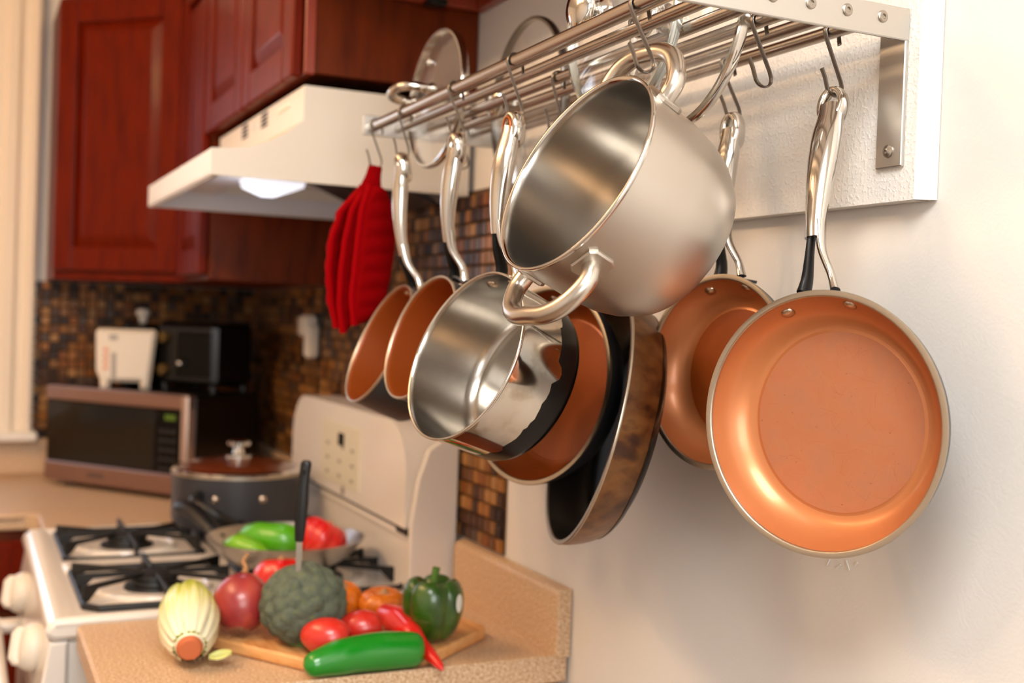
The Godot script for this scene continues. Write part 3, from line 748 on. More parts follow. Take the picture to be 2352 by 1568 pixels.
		for e in [Vector3(-hx, 0, -0.095), Vector3(-hx, 0, 0.095), Vector3(hx, 0, -0.095), Vector3(hx, 0, 0.095), Vector3(0, 0, -hz), Vector3(0, 0, hz), Vector3(-hx, 0, 0), Vector3(hx, 0, 0)]:
			var inn: Vector3 = e.normalized() * 0.028
			var side: Vector3 = e.cross(Vector3.UP).normalized()
			var w := 0.0035
			var pts := [e + Vector3(0, 0.002, 0), e + Vector3(0, top, 0), inn + Vector3(0, top, 0), inn + Vector3(0, top - 0.007, 0), e * 0.80 + Vector3(0, top - 0.009, 0), e * 0.92 + Vector3(0, 0.004, 0)]
			var pg := PackedVector2Array()
			var dir: Vector3 = e.normalized()
			for p in pts: pg.append(Vector2(p.dot(dir), p.y))
			g.prism(pg, -side * w, dir, Vector3.UP, side * w * 2, 0.001)
		put("grate", g, M.iron, s, at(o), 30)

# ---------------------------------------------------------------- appliances in the corner
func corner_appliances() -> void:
	# microwave turned into the corner; local x runs along its front, z looks out of it
	var bx := Vector3(0.6118, 0, 0.791); var bz := Vector3(-0.791, 0, 0.6118)
	var base := Vector3(-0.440, 0.914, -3.18)
	var f := Basis(bx, Vector3.UP, bz)
	var m := thing("microwave", "bronze-framed microwave with a black glass door set across the corner", "microwave", at(base, f))
	var w := 0.505; var h := 0.255; var d := 0.26
	put("body", mb().box(Vector3(0, 0.015 + h / 2, -d / 2 - 0.012), Vector3(w - 0.006, h - 0.006, d), 0.006), M.black, m)
	var fr := mb()
	fr.box(Vector3(0, 0.015 + h - 0.019, 0), Vector3(w, 0.038, 0.03), 0.004).box(Vector3(0, 0.015 + 0.026, 0), Vector3(w, 0.052, 0.03), 0.004)
	put("door_frame", fr, M.mw_metal, m)
	put("side_trim", mb().box(Vector3(w / 2 - 0.012, 0.015 + h / 2, 0.001), Vector3(0.024, h, 0.034), 0.005), M.mw_edge, m)
	put("door_glass", mb().box(Vector3(-0.055, 0.015 + 0.135, 0), Vector3(w - 0.115, 0.165, 0.022), 0.003), M.mw_glass, m)
	var cp := put("keypad", mb().box(Vector3(w / 2 - 0.070, 0.015 + 0.135, 0), Vector3(0.092, 0.165, 0.022), 0.003), M.black_gloss, m)
	put("clock", mb().box(Vector3(w / 2 - 0.062, 0.015 + 0.196, 0.0115), Vector3(0.036, 0.014, 0.002), 0.0005), M.green_digits, cp)
	for r in 5:
		for c in 3: put("key", mb().box(Vector3(w / 2 - 0.090 + c * 0.020, 0.015 + 0.160 - r * 0.024, 0.0115), Vector3(0.013, 0.010, 0.002), 0.0006), M.key, cp)
	put("name_badge", mb().box(Vector3(-0.06, 0.015 + 0.026, 0.0155), Vector3(0.062, 0.015, 0.001), 0.0003), M.badge, m)
	for p in [Vector2(-0.21, -0.04), Vector2(0.21, -0.04), Vector2(-0.21, -0.24), Vector2(0.21, -0.24)]: put("foot", mb().lathe([Vector2(0, 0), Vector2(0.016, 0), Vector2(0.014, 0.02), Vector2(0, 0.02)], 16), M.black, m, at(Vector3(p.x, 0, p.y)))
	var top := 0.914 + 0.015 + h - 0.0022
	# black toaster oven on top
	var t := thing("toaster_oven", "black countertop toaster oven on the microwave, two brass knobs in front", "toaster oven", at(base + bx * 0.105 + bz * -0.205 + Vector3(0, top - 0.914, 0), f))
	put("body", mb().box(Vector3(0, 0.10, 0), Vector3(0.21, 0.17, 0.16), 0.014), M.black, t)
	put("door_glass", mb().box(Vector3(0.035, 0.10, 0.080), Vector3(0.12, 0.12, 0.008), 0.003), M.black_gloss, t)
	for k in [0.143, 0.055]: put("knob", mb().lathe([Vector2(0, 0), Vector2(0.016, 0), Vector2(0.014, 0.014), Vector2(0, 0.015)], 20), M.brass, t, at(Vector3(-0.070, k, 0.079), Basis(Vector3.RIGHT, PI / 2)))
	put("door_handle", mb().tube([Vector3(0.0, 0.075, 0.083), Vector3(0.0, 0.075, 0.096)], 0.004, 10).ball(Vector3(0.0, 0.075, 0.098), Vector3(0.008, 0.008, 0.006)), M.chrome, t)
	for p in [Vector2(-0.085, -0.06), Vector2(0.085, -0.06), Vector2(-0.085, 0.06), Vector2(0.085, 0.06)]: put("foot", mb().lathe([Vector2(0, 0), Vector2(0.012, 0), Vector2(0.012, 0.02), Vector2(0, 0.02)], 12), M.black, t, at(Vector3(p.x, 0, p.y)))
	# white tapered chopper base
	var g := thing("food_chopper", "white tapered food chopper standing on two legs on top of the microwave", "food chopper", at(base + bx * -0.052 + bz * -0.075 + Vector3(0, top - 0.914, 0), Basis(Vector3(0.985, 0, 0.17), Vector3.UP, Vector3(-0.17, 0, 0.985)).orthonormalized()))
	var pg := PackedVector2Array([Vector2(-0.062, 0), Vector2(-0.040, 0), Vector2(-0.037, 0.020), Vector2(0.037, 0.020), Vector2(0.040, 0), Vector2(0.062, 0), Vector2(0.077, 0.152), Vector2(0.070, 0.160), Vector2(-0.070, 0.160), Vector2(-0.077, 0.152), Vector2(-0.074, 0.05), Vector2(-0.064, 0.026)])
	put("body", mb().prism(pg, Vector3(0, 0, -0.042), Vector3.RIGHT, Vector3.UP, Vector3(0, 0, 0.085), 0.010), M.white_plastic, g)
	put("grey_stripe", mb().box(Vector3(-0.030, 0.06, 0.0435), Vector3(0.012, 0.075, 0.002), 0.0005), M.grey_plastic, g)
	for i in 4: put("mark", mb().box(Vector3(-0.050, 0.105 - i * 0.016, 0.0435), Vector3(0.011, 0.009, 0.002), 0.0005), M.orange_mark, g)
	put("badge", mb().box(Vector3(-0.032, 0.138, 0.0435), Vector3(0.022, 0.014, 0.002), 0.0005), M.grey_plastic, g)
	# a white knob of the jar behind
	var j := thing("glass_jar", "dark jar with a white lid knob behind the white food chopper", "jar", at(base + bx * -0.115 + bz * -0.195 + Vector3(0, top - 0.914, 0), f))
	put("body", mb().lathe([Vector2(0, 0), Vector2(0.05, 0), Vector2(0.055, 0.01), Vector2(0.055, 0.16), Vector2(0.045, 0.175), Vector2(0, 0.178)], 32), M.black_gloss, j)
	put("lid_knob", mb().lathe([Vector2(0, 0.178), Vector2(0.010, 0.178), Vector2(0.012, 0.192), Vector2(0.019, 0.200), Vector2(0.018, 0.214), Vector2(0, 0.218)], 24), M.white_plastic, j)
	# plug and outlet on the right wall
	var o := thing("outlet", "dark wall outlet on the tiles with a white plug-in adapter", "outlet", at(Vector3(-0.009, 1.345, -2.83)))
	put("plate", mb().box(Vector3(0, 0, 0), Vector3(0.007, 0.12, 0.075), 0.002), M.black, o)
	put("adapter", mb().box(Vector3(-0.022, 0.025, -0.02), Vector3(0.038, 0.055, 0.06), 0.008).box(Vector3(-0.020, -0.012, 0.012), Vector3(0.034, 0.085, 0.035), 0.008), M.white_plastic, o)

# ---------------------------------------------------------------- rack
const TUBE_X := [-0.0546, -0.0964, -0.1381, -0.1799, -0.2216, -0.2634]
const TUBE_Y := 1.6925
func tube_y(x: float, z: float) -> float:       # the loaded far front corner hangs a little
	var f := clampf((-z - 0.832) / 0.845, 0, 1)
	return TUBE_Y + f * lerpf(0.005, -0.008, -x / 0.263)

func rack() -> void:
	var b := struct_board()
	var r := thing("pot_rack", "brushed steel wall rack of parallel tubes holding lids above and pans below", "pot rack", at(Vector3.ZERO))
	for x in TUBE_X:
		var rad := 0.0068 if x > -0.25 else 0.0082
		put("tube", mb().tube([Vector3(x, tube_y(x, -0.833), -0.833), Vector3(x, tube_y(x, -1.677), -1.677)], rad, 20), M.tube, r)
	for e in [[-0.8305, 1], [-1.680, -1]]:
		var z: float = e[0]
		var bar := put("end_bar", mb().box(Vector3(-0.1490, tube_y(-0.149, z) - 0.003, z), Vector3(0.256, 0.030, 0.0045), 0.001), M.bar, r, Transform3D.IDENTITY, 20)
		var br := put("wall_bracket", mb().box(Vector3(-0.0228, 1.6315, z - e[1] * 0.0155), Vector3(0.0045, 0.147, 0.034), 0.001), M.bar, r, Transform3D.IDENTITY, 20)
		put("wall_screw", mb().lathe([Vector2(0, 0.0032), Vector2(0.0025, 0.0032), Vector2(0.0048, 0.0016), Vector2(0.0062, 0.0014), Vector2(0.0062, 0)], 20).box(Vector3(0, 0.0036, 0), Vector3(0.005, 0.0008, 0.0011)).box(Vector3(0, 0.0036, 0), Vector3(0.0011, 0.0008, 0.005)), M.bolt, br, at(Vector3(-0.0248, 1.5735, z - e[1] * 0.0155), Basis(Vector3(0, 0, 1), PI / 2)))
		for x in TUBE_X:
			put("bolt", mb().lathe([Vector2(0.0058, 0), Vector2(0.0056, 0.0012), Vector2(0.0046, 0.0020), Vector2(0.0024, 0.0020), Vector2(0.0021, 0.0006), Vector2(0, 0.0006)], 20), M.bolt, bar, at(Vector3(x, tube_y(x, z), z + e[1] * 0.0021), Basis(Vector3.RIGHT, PI / 2 * e[1])))

func struct_board() -> Node3D:
	var b := thing("mounting_board", "white rough-plastered board with smooth edges on the right wall behind the rack", "board", at(Vector3.ZERO))
	put("panel", mb().box(Vector3(-0.0105, 1.674, -1.242), Vector3(0.019, 0.296, 0.852), 0.0), M.board, b)
	for q in [[Vector3(0, 1.526, -0.806), Vector3(0, 1.822, -0.806), Vector3(0, 0, -1)], [Vector3(0, 1.822, -1.680), Vector3(0, 1.526, -1.680), Vector3(0, 0, 1)]]:
		var a: Vector3 = q[0]; var c: Vector3 = q[1]; var n: Vector3 = q[2]
		for i in 1:
			put("side_edge", mb().prism(PackedVector2Array([Vector2(0, 0), Vector2(0, 0.004), Vector2(0.010, 0.0185), Vector2(0.0125, 0.0185), Vector2(0.0125, 0)]), a + Vector3(-0.001, 0, 0), n, Vector3.LEFT, c - a), M.trim, b, Transform3D.IDENTITY, 10)
	return b

func hook_path(tx: float, ty: float, z: float, swing: float, r: float) -> Array:
	var p := []
	p.append(Vector3(tx + r + 0.0004, ty - 0.012, z))
	for i in 11:
		var a := PI * i / 10
		p.append(Vector3(tx + r * cos(a), ty + r * sin(a), z))
	var u := Vector3(tx - 0.0015, ty - 0.0550, z)
	var q := 0.0094
	p.append(Vector3(tx - r + 0.001, ty - 0.006, z))
	p.append(Vector3(u.x + q - 0.001, u.y + 0.006, z))
	for i in 10:
		var a := PI * i / 9
		p.append(Vector3(u.x + q * cos(a), u.y - q * sin(a), z))
	p.append(Vector3(u.x - q - 0.0015, u.y + 0.008, z))
	p.append(Vector3(u.x - q - 0.0045, u.y + 0.017, z))
	for i in p.size():
		var k := clampf((ty - p[i].y) / 0.062, 0, 1)
		p[i].z += swing * k
	return p

func hook(tube: int, z: float, swing: float, label: String) -> Vector3:
	var x: float = TUBE_X[tube]; var y := tube_y(x, z)
	var o := thing("s_hook", label, "hook", at(Vector3(x, y, z)), "steel S hooks on the rack")
	put("wire", mb().tube(hook_path(0, 0, 0, swing, 0.0096 if tube == 5 else 0.0084), 0.0029, 10, false, Vector3(0, 0, 1), 0.40), M.hook, o, Transform3D.IDENTITY, 60)
	return Vector3(x - 0.0015, y - 0.0644, z + swing)

var HK := {}
func hooks() -> void:
	HK.mitt = hook(5, -1.6587, 0.008, "steel S hook holding the red oven mitt at the far end of the rack")
	HK.s1 = hook(5, -1.5344, 0.0, "steel S hook holding the farthest small copper saucepan, behind a glass lid")
	HK.s2 = hook(5, -1.3518, 0.018, "steel S hook holding the second copper saucepan on the front tube")
	HK.s3 = hook(5, -1.1778, 0.008, "steel S hook holding the polished steel saucepan on the front tube")
	HK.pot = hook(5, -0.9149, 0.018, "steel S hook through the top handle of the steel stockpot")
	HK.w2 = hook(0, -1.0688, 0.018, "steel S hook on the wall-side tube holding the smaller copper frying pan")
	HK.w1 = hook(0, -0.8977, 0.010, "steel S hook on the wall-side tube holding the big copper frying pan")
	HK.black = hook(1, -1.2428, 0.0, "steel S hook hidden behind the stockpot, holding the black frying pan")
	HK.copper = hook(3, -1.2332, 0.0, "steel S hook hidden behind the stockpot, holding the deep copper pan")
	hook(2, -0.9034, 0.014, "empty steel S hook beside the near end bar of the rack")
	hook(0, -1.6252, 0.0, "empty steel S hook on the wall-side tube at the far rack end")
	hook(2, -1.6252, 0.01, "empty steel S hook on a middle tube at the far rack end")

# ---------------------------------------------------------------- hanging pans
func frame_of(c: Vector3, n: Vector3, towards: Vector3) -> Transform3D:    # y looks out of the opening, z towards the handle
	n = n.normalized()
	var z := towards - c; z = (z - n * z.dot(n)).normalized()
	return Transform3D(Basis(n.cross(z), n, z), c)

func curve(pts: Array, n: int) -> Array:
	var c := Curve3D.new()
	for i in pts.size():
		var a: Vector3 = pts[maxi(i - 1, 0)]; var b: Vector3 = pts[mini(i + 1, pts.size() - 1)]
		c.add_point(pts[i], -(b - a) / 6.0, (b - a) / 6.0)
	var out := []
	var L := c.get_baked_length()
	for i in n: out.append(c.sample_baked(L * i / (n - 1), true))
	return out

func arc_strip(r: float, a: float, y0: float, y1: float, t: float) -> Mb:      # a curved bracket round +z
	var b := mb(); var n := 12
	var rows := []
	for q in [[r, y0], [r + t, y0], [r + t, y1], [r, y1], [r, y0]]:
		var row := PackedVector3Array()
		for i in n + 1:
			var f := -a + 2 * a * i / n
			row.append(Vector3(q[0] * sin(-f), q[1], q[0] * cos(f)))
		rows.append(row)
	b.grid(rows, false)
	for i in [0, n]: b.away(Vector3(0, (y0 + y1) / 2, r), [rows[0][i], rows[1][i], rows[2][i], rows[3][i]])
	return b

func pan_handle(o: Node3D, R: float, end_world: Vector3, y0: float, bow: float, ring_mat: Material, wide := 0.0138, inset := 0.0, lo := 0.26) -> void:
	var e := o.transform.affine_inverse() * end_world
	var s := Vector3(0, y0, R + 0.004)
	var dir := (e - s).normalized()
	var L := (e - s).length()
	var sd := Vector3.RIGHT
	var outv := dir.cross(sd).normalized()
	if outv.y < 0: outv = -outv
	# spine: bowed towards the opening side
	var sp := func(t: float) -> Vector3: return s + (e - s) * t + outv * bow * sin(PI * pow(t, 0.8))
	var h := Node3D.new(); h.name = "handle"; o.add_child(h)
	# pressed shell: two walls from a closed tube, narrow at the pan and broad near the hook
	var path := []; var rad := []
	var hi := 0.925
	for i in 22:
		var t := lerpf(lo, hi, i / 21.0)
		path.append(sp.call(t))
		rad.append(wide * lerpf(0.66, 1.0, smoothstep(0.25, 0.7, t)) * lerpf(1.0, 0.86, smoothstep(0.75, 0.9, t)))
	put("shell", mb().tube(path, rad, 28, false, sd, 0.80), M.handle, h, Transform3D.IDENTITY, 60)
	# ring round the hanging hole
	var c: Vector3 = e - dir * 0.0135 + outv * bow * 0.1
	var ring := []; var rr := []
	for i in 28:
		var a := TAU * i / 28
		ring.append(c + sd * sin(a) * wide * 0.72 + dir * cos(a) * 0.0165)
		rr.append(0.0088 + 0.0022 * smoothstep(0.2, 1.0, -cos(a)))
	put("hanging_loop", mb().tube(ring, rr, 16, true, outv, 0.55), M.handle, h, Transform3D.IDENTITY, 70)
	if ring_mat:
		var rust := []
		for i in 28: rust.append(c + sd * sin(TAU * i / 28) * wide * 0.50 + dir * cos(TAU * i / 28) * 0.0128 + outv * 0.0088)
		put("hole_edge", mb().tube(rust, 0.0013, 8, true), ring_mat, h)
	# two prongs down to the bracket
	var a0: Vector3 = sp.call(lo + 0.08)
	put("prong", mb().tube(curve([a0 - sd * 0.005, sp.call(lo * 0.75) - sd * 0.0075, s - sd * 0.0145 + dir * 0.012, s - sd * 0.020 - dir * 0.004], 14), [0.0072, 0.0070, 0.0066, 0.0062, 0.0058, 0.0055, 0.0052, 0.005, 0.005, 0.005, 0.005, 0.0052, 0.0056, 0.006], 14, false, outv, 0.7), M.handle, h, Transform3D.IDENTITY, 60)
	put("tang", mb().tube(curve([a0 + sd * 0.003, sp.call(lo * 0.7) + sd * 0.005, s + sd * 0.010 + dir * 0.01, s + sd * 0.012 - dir * 0.004], 12), [0.0055, 0.0056, 0.0056, 0.0056, 0.0058, 0.006, 0.0064, 0.0068, 0.0074, 0.008, 0.0088, 0.0095], 12, false, outv, 0.6), M.tang, h, Transform3D.IDENTITY, 60)
	put("bracket", arc_strip(R + 0.0005 - inset, 0.030 / R, y0 - 0.014, y0 + 0.004, 0.003), M.satin if ring_mat else M.anodised, h)

func rivets(o: Node3D, r: float, y: float, half: float, tilt := 0.0) -> void:
	for sg in [-1, 1]:
		var a: float = sg * half / r
		var p := Vector3(sin(a) * r, y, cos(a) * r)
		var inw := Vector3(-sin(a), tilt, -cos(a)).normalized()
		var side := Vector3(cos(a), 0, -sin(a))
		put("rivet", mb().lathe([Vector2(0.0068, 0), Vector2(0.0066, 0.0012), Vector2(0.0052, 0.0026), Vector2(0.0028, 0.0034), Vector2(0, 0.0037)], 18), M.rivet, o, Transform3D(Basis(side, inw, side.cross(inw)), p), 60)

func disc(r: float, y: float, seg := 64) -> Mb:
	var b := mb()
	for i in seg:
		var a := TAU * i / seg; var c := TAU * (i + 1) / seg
		b.tri(Vector3(0, y, 0), Vector3(r * cos(c), y, r * sin(c)), Vector3(r * cos(a), y, r * sin(a)), Vector2(0.5, 0.5), Vector2(0.5 + 0.5 * cos(c), 0.5 + 0.5 * sin(c)), Vector2(0.5 + 0.5 * cos(a), 0.5 + 0.5 * sin(a)))
	return b

func skillet(o: Node3D, R: float, D: float, k: float, inside: Material, floor_mat: Material, outside: Material, base: Material, riv_half: float) -> void:
	var f := R * k
	var wall := []                     # inside, from the rim down to the floor
	for i in 11:
		var t := i / 10.0
		wall.append(Vector2(lerpf(R - 0.0045, f, pow(t, 1.25)), -D * (1.0 - pow(1.0 - t, 1.9))))
	put("cooking_wall", mb().lathe(wall, 96), inside, o, Transform3D.IDENTITY, 60)
	put("cooking_floor", disc(f - 0.001, -D + 0.0010), floor_mat, o)
	put("floor_ridge", mb().lathe([Vector2(f + 0.0030, -D + 0.0002), Vector2(f + 0.0006, -D + 0.0003), Vector2(f - 0.0012, -D + 0.0010)], 96), inside, o, Transform3D.IDENTITY, 20)
	var ext := [Vector2(0, -D - 0.0045), Vector2(f - 0.004, -D - 0.0045), Vector2(f, -D - 0.003)]
	for i in range(9, -1, -1): ext.append(Vector2(wall[i].x + 0.0042, wall[i].y - 0.0015 - 0.0008 * (1 if i > 5 else 0)))
	put("outer_wall", mb().lathe(ext, 96), outside, o, Transform3D.IDENTITY, 45)
	put("rim", mb().lathe([Vector2(R - 0.0008, -0.003), Vector2(R, -0.001), Vector2(R - 0.0004, 0.0008), Vector2(R - 0.0046, 0.0012), Vector2(R - 0.0062, 0.0), Vector2(R - 0.0064, -0.002)], 96), M.rim, o, Transform3D.IDENTITY, 60)
	if base:
		var br := [Vector2(f - 0.02, -D - 0.0052), Vector2(f + 0.001, -D - 0.0052), Vector2(f + 0.0035, -D - 0.0030)]
		for i in range(9, -1, -1):
			if wall[i].y < -D * 0.76: br.append(Vector2(wall[i].x + 0.0052, wall[i].y - 0.0020))
		br.append(br[-1] + Vector2(-0.0012, 0.0004))
		put("base_ring", mb().lathe(br, 96), base, o, Transform3D.IDENTITY, 40)
	var ri := 3
	rivets(o, wall[ri].x + 0.0005, wall[ri].y, riv_half, 0.4)

func saucepan(o: Node3D, R: float, L: float, inside: Material, outside: Material, rim: Material, base_mat: Material, taper := 0.985) -> void:
	var r1 := R * taper
	var i_ := [Vector2(R - 0.0015, 0.0), Vector2(R - 0.003, -0.002), Vector2(R - 0.0035, -0.006), Vector2(r1 - 0.003, -L + 0.014), Vector2(r1 - 0.005, -L + 0.006), Vector2(r1 - 0.010, -L + 0.0015)]
	put("inner_wall", mb().lathe(i_, 96), inside, o, Transform3D.IDENTITY, 60)
	put("inner_floor", disc(r1 - 0.010, -L + 0.0015, 96), inside, o)
	var x := [Vector2(0, -L - 0.003), Vector2(r1 - 0.012, -L - 0.003), Vector2(r1 - 0.004, -L + 0.0005), Vector2(r1, -L + 0.008), Vector2(r1 + 0.0003, -L + 0.02), Vector2(R - 0.0005, -0.008), Vector2(R - 0.0004, -0.0025)]
	put("outer_wall", mb().lathe(x, 96), outside, o, Transform3D.IDENTITY, 60)
	put("rim", mb().lathe([Vector2(R - 0.0005, -0.003), Vector2(R + 0.0012, -0.0015), Vector2(R + 0.0012, 0.0004), Vector2(R, 0.0014), Vector2(R - 0.0016, 0.0008), Vector2(R - 0.0022, -0.0008)], 96), rim, o, Transform3D.IDENTITY, 70)
	if base_mat:                       # scorch plus the black pan's reflection, painted as one ragged dark band
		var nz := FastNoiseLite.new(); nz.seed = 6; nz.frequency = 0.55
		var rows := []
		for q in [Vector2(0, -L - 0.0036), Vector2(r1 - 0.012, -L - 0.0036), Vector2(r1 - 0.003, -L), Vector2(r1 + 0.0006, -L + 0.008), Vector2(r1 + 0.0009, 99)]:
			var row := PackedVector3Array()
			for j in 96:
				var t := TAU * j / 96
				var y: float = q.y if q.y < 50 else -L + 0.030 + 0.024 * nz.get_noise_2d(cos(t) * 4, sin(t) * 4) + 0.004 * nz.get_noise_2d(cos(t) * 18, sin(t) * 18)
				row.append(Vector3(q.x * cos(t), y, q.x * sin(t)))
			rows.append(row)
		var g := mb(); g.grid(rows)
		put("scorch_and_reflection", g, base_mat, o, Transform3D.IDENTITY, 60)

func hanging_pans() -> void:
	# big copper frying pan by the wall
	var f := thing("frying_pan", "big copper-coloured frying pan hanging nearest, against the right wall", "frying pan", frame_of(Vector3(-0.1185, 1.3181, -0.8198), Vector3(-0.937, 0.0, 0.349), HK.w1), "hanging frying pans")
	skillet(f, 0.1201, 0.0373, 0.70, M.copper, M.copper_floor, M.anodised, null, 0.032)
	pan_handle(f, 0.1185, HK.w1 + Vector3(0, 0.001, 0), -0.016, 0.012, null, 0.0150, 0.0035, 0.23)
	# smaller one behind it
	var g := thing("frying_pan", "smaller copper-coloured frying pan on the wall, partly behind the big one", "frying pan", frame_of(Vector3(-0.0864, 1.3541, -1.0277), Vector3(-0.982, 0.07, 0.175), HK.w2), "hanging frying pans")
	skillet(g, 0.1050, 0.0363, 0.68, M.copper, M.copper_deep, M.anodised, null, 0.027)
	pan_handle(g, 0.1032, HK.w2 + Vector3(0, 0.001, 0), -0.016, 0.012, null, 0.0134, 0.0035)
	# black pan with the scorched outside
	var b := thing("frying_pan", "large black nonstick frying pan with a scorched brown outside", "frying pan", frame_of(Vector3(-0.1371, 1.2890, -1.2118), Vector3(-0.936, 0.222, -0.272), HK.black), "hanging frying pans")
	skillet(b, 0.1545, 0.0497, 0.765, M.nonstick, M.nonstick, M.burnt, M.burnt_and_reflected, 0.03)
	pan_handle(b, 0.1535, HK.black + Vector3(0, 0.001, 0), -0.018, 0.008, null, 0.0134, 0.0035)
	# deep copper pan in front of it
	var d := thing("saute_pan", "deep copper-coloured pan hanging in front of the black frying pan", "pan", frame_of(Vector3(-0.1779, 1.3244, -1.2635), Vector3(-0.951, 0.176, 0.254), HK.copper))
	skillet(d, 0.1232, 0.0440, 0.72, M.copper_deep, M.copper_deep, M.anodised, null, 0.03)
	pan_handle(d, 0.1220, HK.copper + Vector3(0, 0.001, 0), -0.018, 0.008, null, 0.0134, 0.0035)
	# small copper saucepans
	var s2 := thing("saucepan", "copper-lined dark saucepan hanging just behind the polished steel one", "saucepan", frame_of(Vector3(-0.2978, 1.3766, -1.3584), Vector3(-0.94, 0.334, 0.069), HK.s2), "hanging saucepans")
	saucepan(s2, 0.08130, 0.0813, M.copper_deep, M.anodised, M.rim, null)
	rivets(s2, 0.0811, -0.016, 0.016)
	pan_handle(s2, 0.0850, HK.s2 + Vector3(0, 0.001, 0), -0.018, 0.014, null)
	var s1 := thing("saucepan", "copper-lined dark saucepan hanging farthest, next to the red oven mitt", "saucepan", frame_of(Vector3(-0.2929, 1.3636, -1.5304), Vector3(-0.918, 0.396, -0.022), HK.s1), "hanging saucepans")
	saucepan(s1, 0.0884, 0.0813, M.copper_deep, M.anodised, M.rim, null)
	rivets(s1, 0.0856, -0.016, 0.016)
	pan_handle(s1, 0.0884, HK.s1 + Vector3(0, 0.001, 0), -0.018, 0.014, null)
	# polished saucepan
	var s3 := thing("saucepan", "polished stainless steel saucepan with scorch and a dark reflection painted on its base below the stockpot handle", "saucepan", frame_of(Vector3(-0.3234, 1.3622, -1.1533), Vector3(-0.916, 0.368, 0.158), HK.s3), "hanging saucepans")
	saucepan(s3, 0.0973, 0.0860, M.inside, M.polished, M.chrome, M.burnt_and_reflected, 0.96)
	rivets(s3, 0.0937, -0.017, 0.020)
	pan_handle(s3, 0.0973, HK.s3 + Vector3(0, 0.001, 0), -0.018, 0.016, M.rust_ring, 0.0145)

func stock_pot() -> void:
	var c := Vector3(-0.3093, 1.5390, -0.9438)
	var x := frame_of(c, Vector3(-0.897, 0.434, 0.082), c + Vector3(0, 1, 0))
	var o := thing("stockpot", "brushed stainless steel stockpot hanging tilted by one loop handle", "pot", x)
	var R := 0.1017; var L := 0.1291
	put("inner_wall", mb().lathe([Vector2(R - 0.001, 0.0), Vector2(R - 0.003, -0.0025), Vector2(R - 0.004, -0.008), Vector2(R - 0.005, -L + 0.05), Vector2(R - 0.008, -L + 0.03), Vector2(R - 0.014, -L + 0.014), Vector2(R - 0.024, -L + 0.005)], 96), M.inside, o, Transform3D.IDENTITY, 60)
	put("inner_floor", disc(R - 0.024, -L + 0.005, 96), M.inside, o)
	put("outer_wall", mb().lathe([Vector2(0, -L - 0.004), Vector2(R - 0.026, -L - 0.004), Vector2(R - 0.0215, -L - 0.002), Vector2(R - 0.017, -L + 0.005), Vector2(R - 0.010, -L + 0.018), Vector2(R - 0.0045, -L + 0.036), Vector2(R - 0.0012, -L + 0.062), Vector2(R - 0.0006, -0.02), Vector2(R - 0.0004, -0.003)], 96), M.satin, o, Transform3D.IDENTITY, 60)
	put("rim", mb().lathe([Vector2(R - 0.0006, -0.004), Vector2(R + 0.0016, -0.002), Vector2(R + 0.0018, 0.0004), Vector2(R + 0.0004, 0.0018), Vector2(R - 0.0015, 0.0014), Vector2(R - 0.0028, -0.0006)], 96), M.chrome, o, Transform3D.IDENTITY, 70)
	for q in [-0.03, PI + 0.05]:
		var h := Node3D.new(); h.name = numbered("loop_handle", o); o.add_child(h); h.transform = at(Vector3.ZERO, Basis(Vector3.UP, q))
		var half := 0.53; var y := -0.026
		var pa := Vector3(sin(half) * R, y, cos(half) * R); var pb := Vector3(-pa.x, y, pa.z)
		var out := R + 0.037
		var path := curve([pa * Vector3(0.97, 1, 0.97), pa + Vector3(0.006, 0.002, 0.018), Vector3(pa.x * 0.86, y + 0.006, out - 0.010), Vector3(pa.x * 0.45, y + 0.008, out), Vector3(0, y + 0.009, out + 0.001), Vector3(pb.x * 0.45, y + 0.008, out), Vector3(pb.x * 0.86, y + 0.006, out - 0.010), pb + Vector3(-0.006, 0.002, 0.018), pb * Vector3(0.97, 1, 0.97)], 40)
		put("grip", mb().tube(path, 0.0090, 18), M.grip, h, Transform3D.IDENTITY, 60)
		for sg in [-1, 1]:
			var a: float = half * sg
			var nrm := Vector3(sin(a), 0, cos(a)); var sd := Vector3(cos(a), 0, -sin(a))
			put("weld_pad", mb().prism(PackedVector2Array([Vector2(-0.017, -0.009), Vector2(-0.012, -0.015), Vector2(0.012, -0.015), Vector2(0.017, -0.009), Vector2(0.017, 0.009), Vector2(0.012, 0.015), Vector2(-0.012, 0.015), Vector2(-0.017, 0.009)]), Vector3(sin(a) * (R - 0.003), y, cos(a) * (R - 0.003)), sd, Vector3.UP, nrm * 0.0055, 0.0015), M.satin, h, Transform3D.IDENTITY, 30)

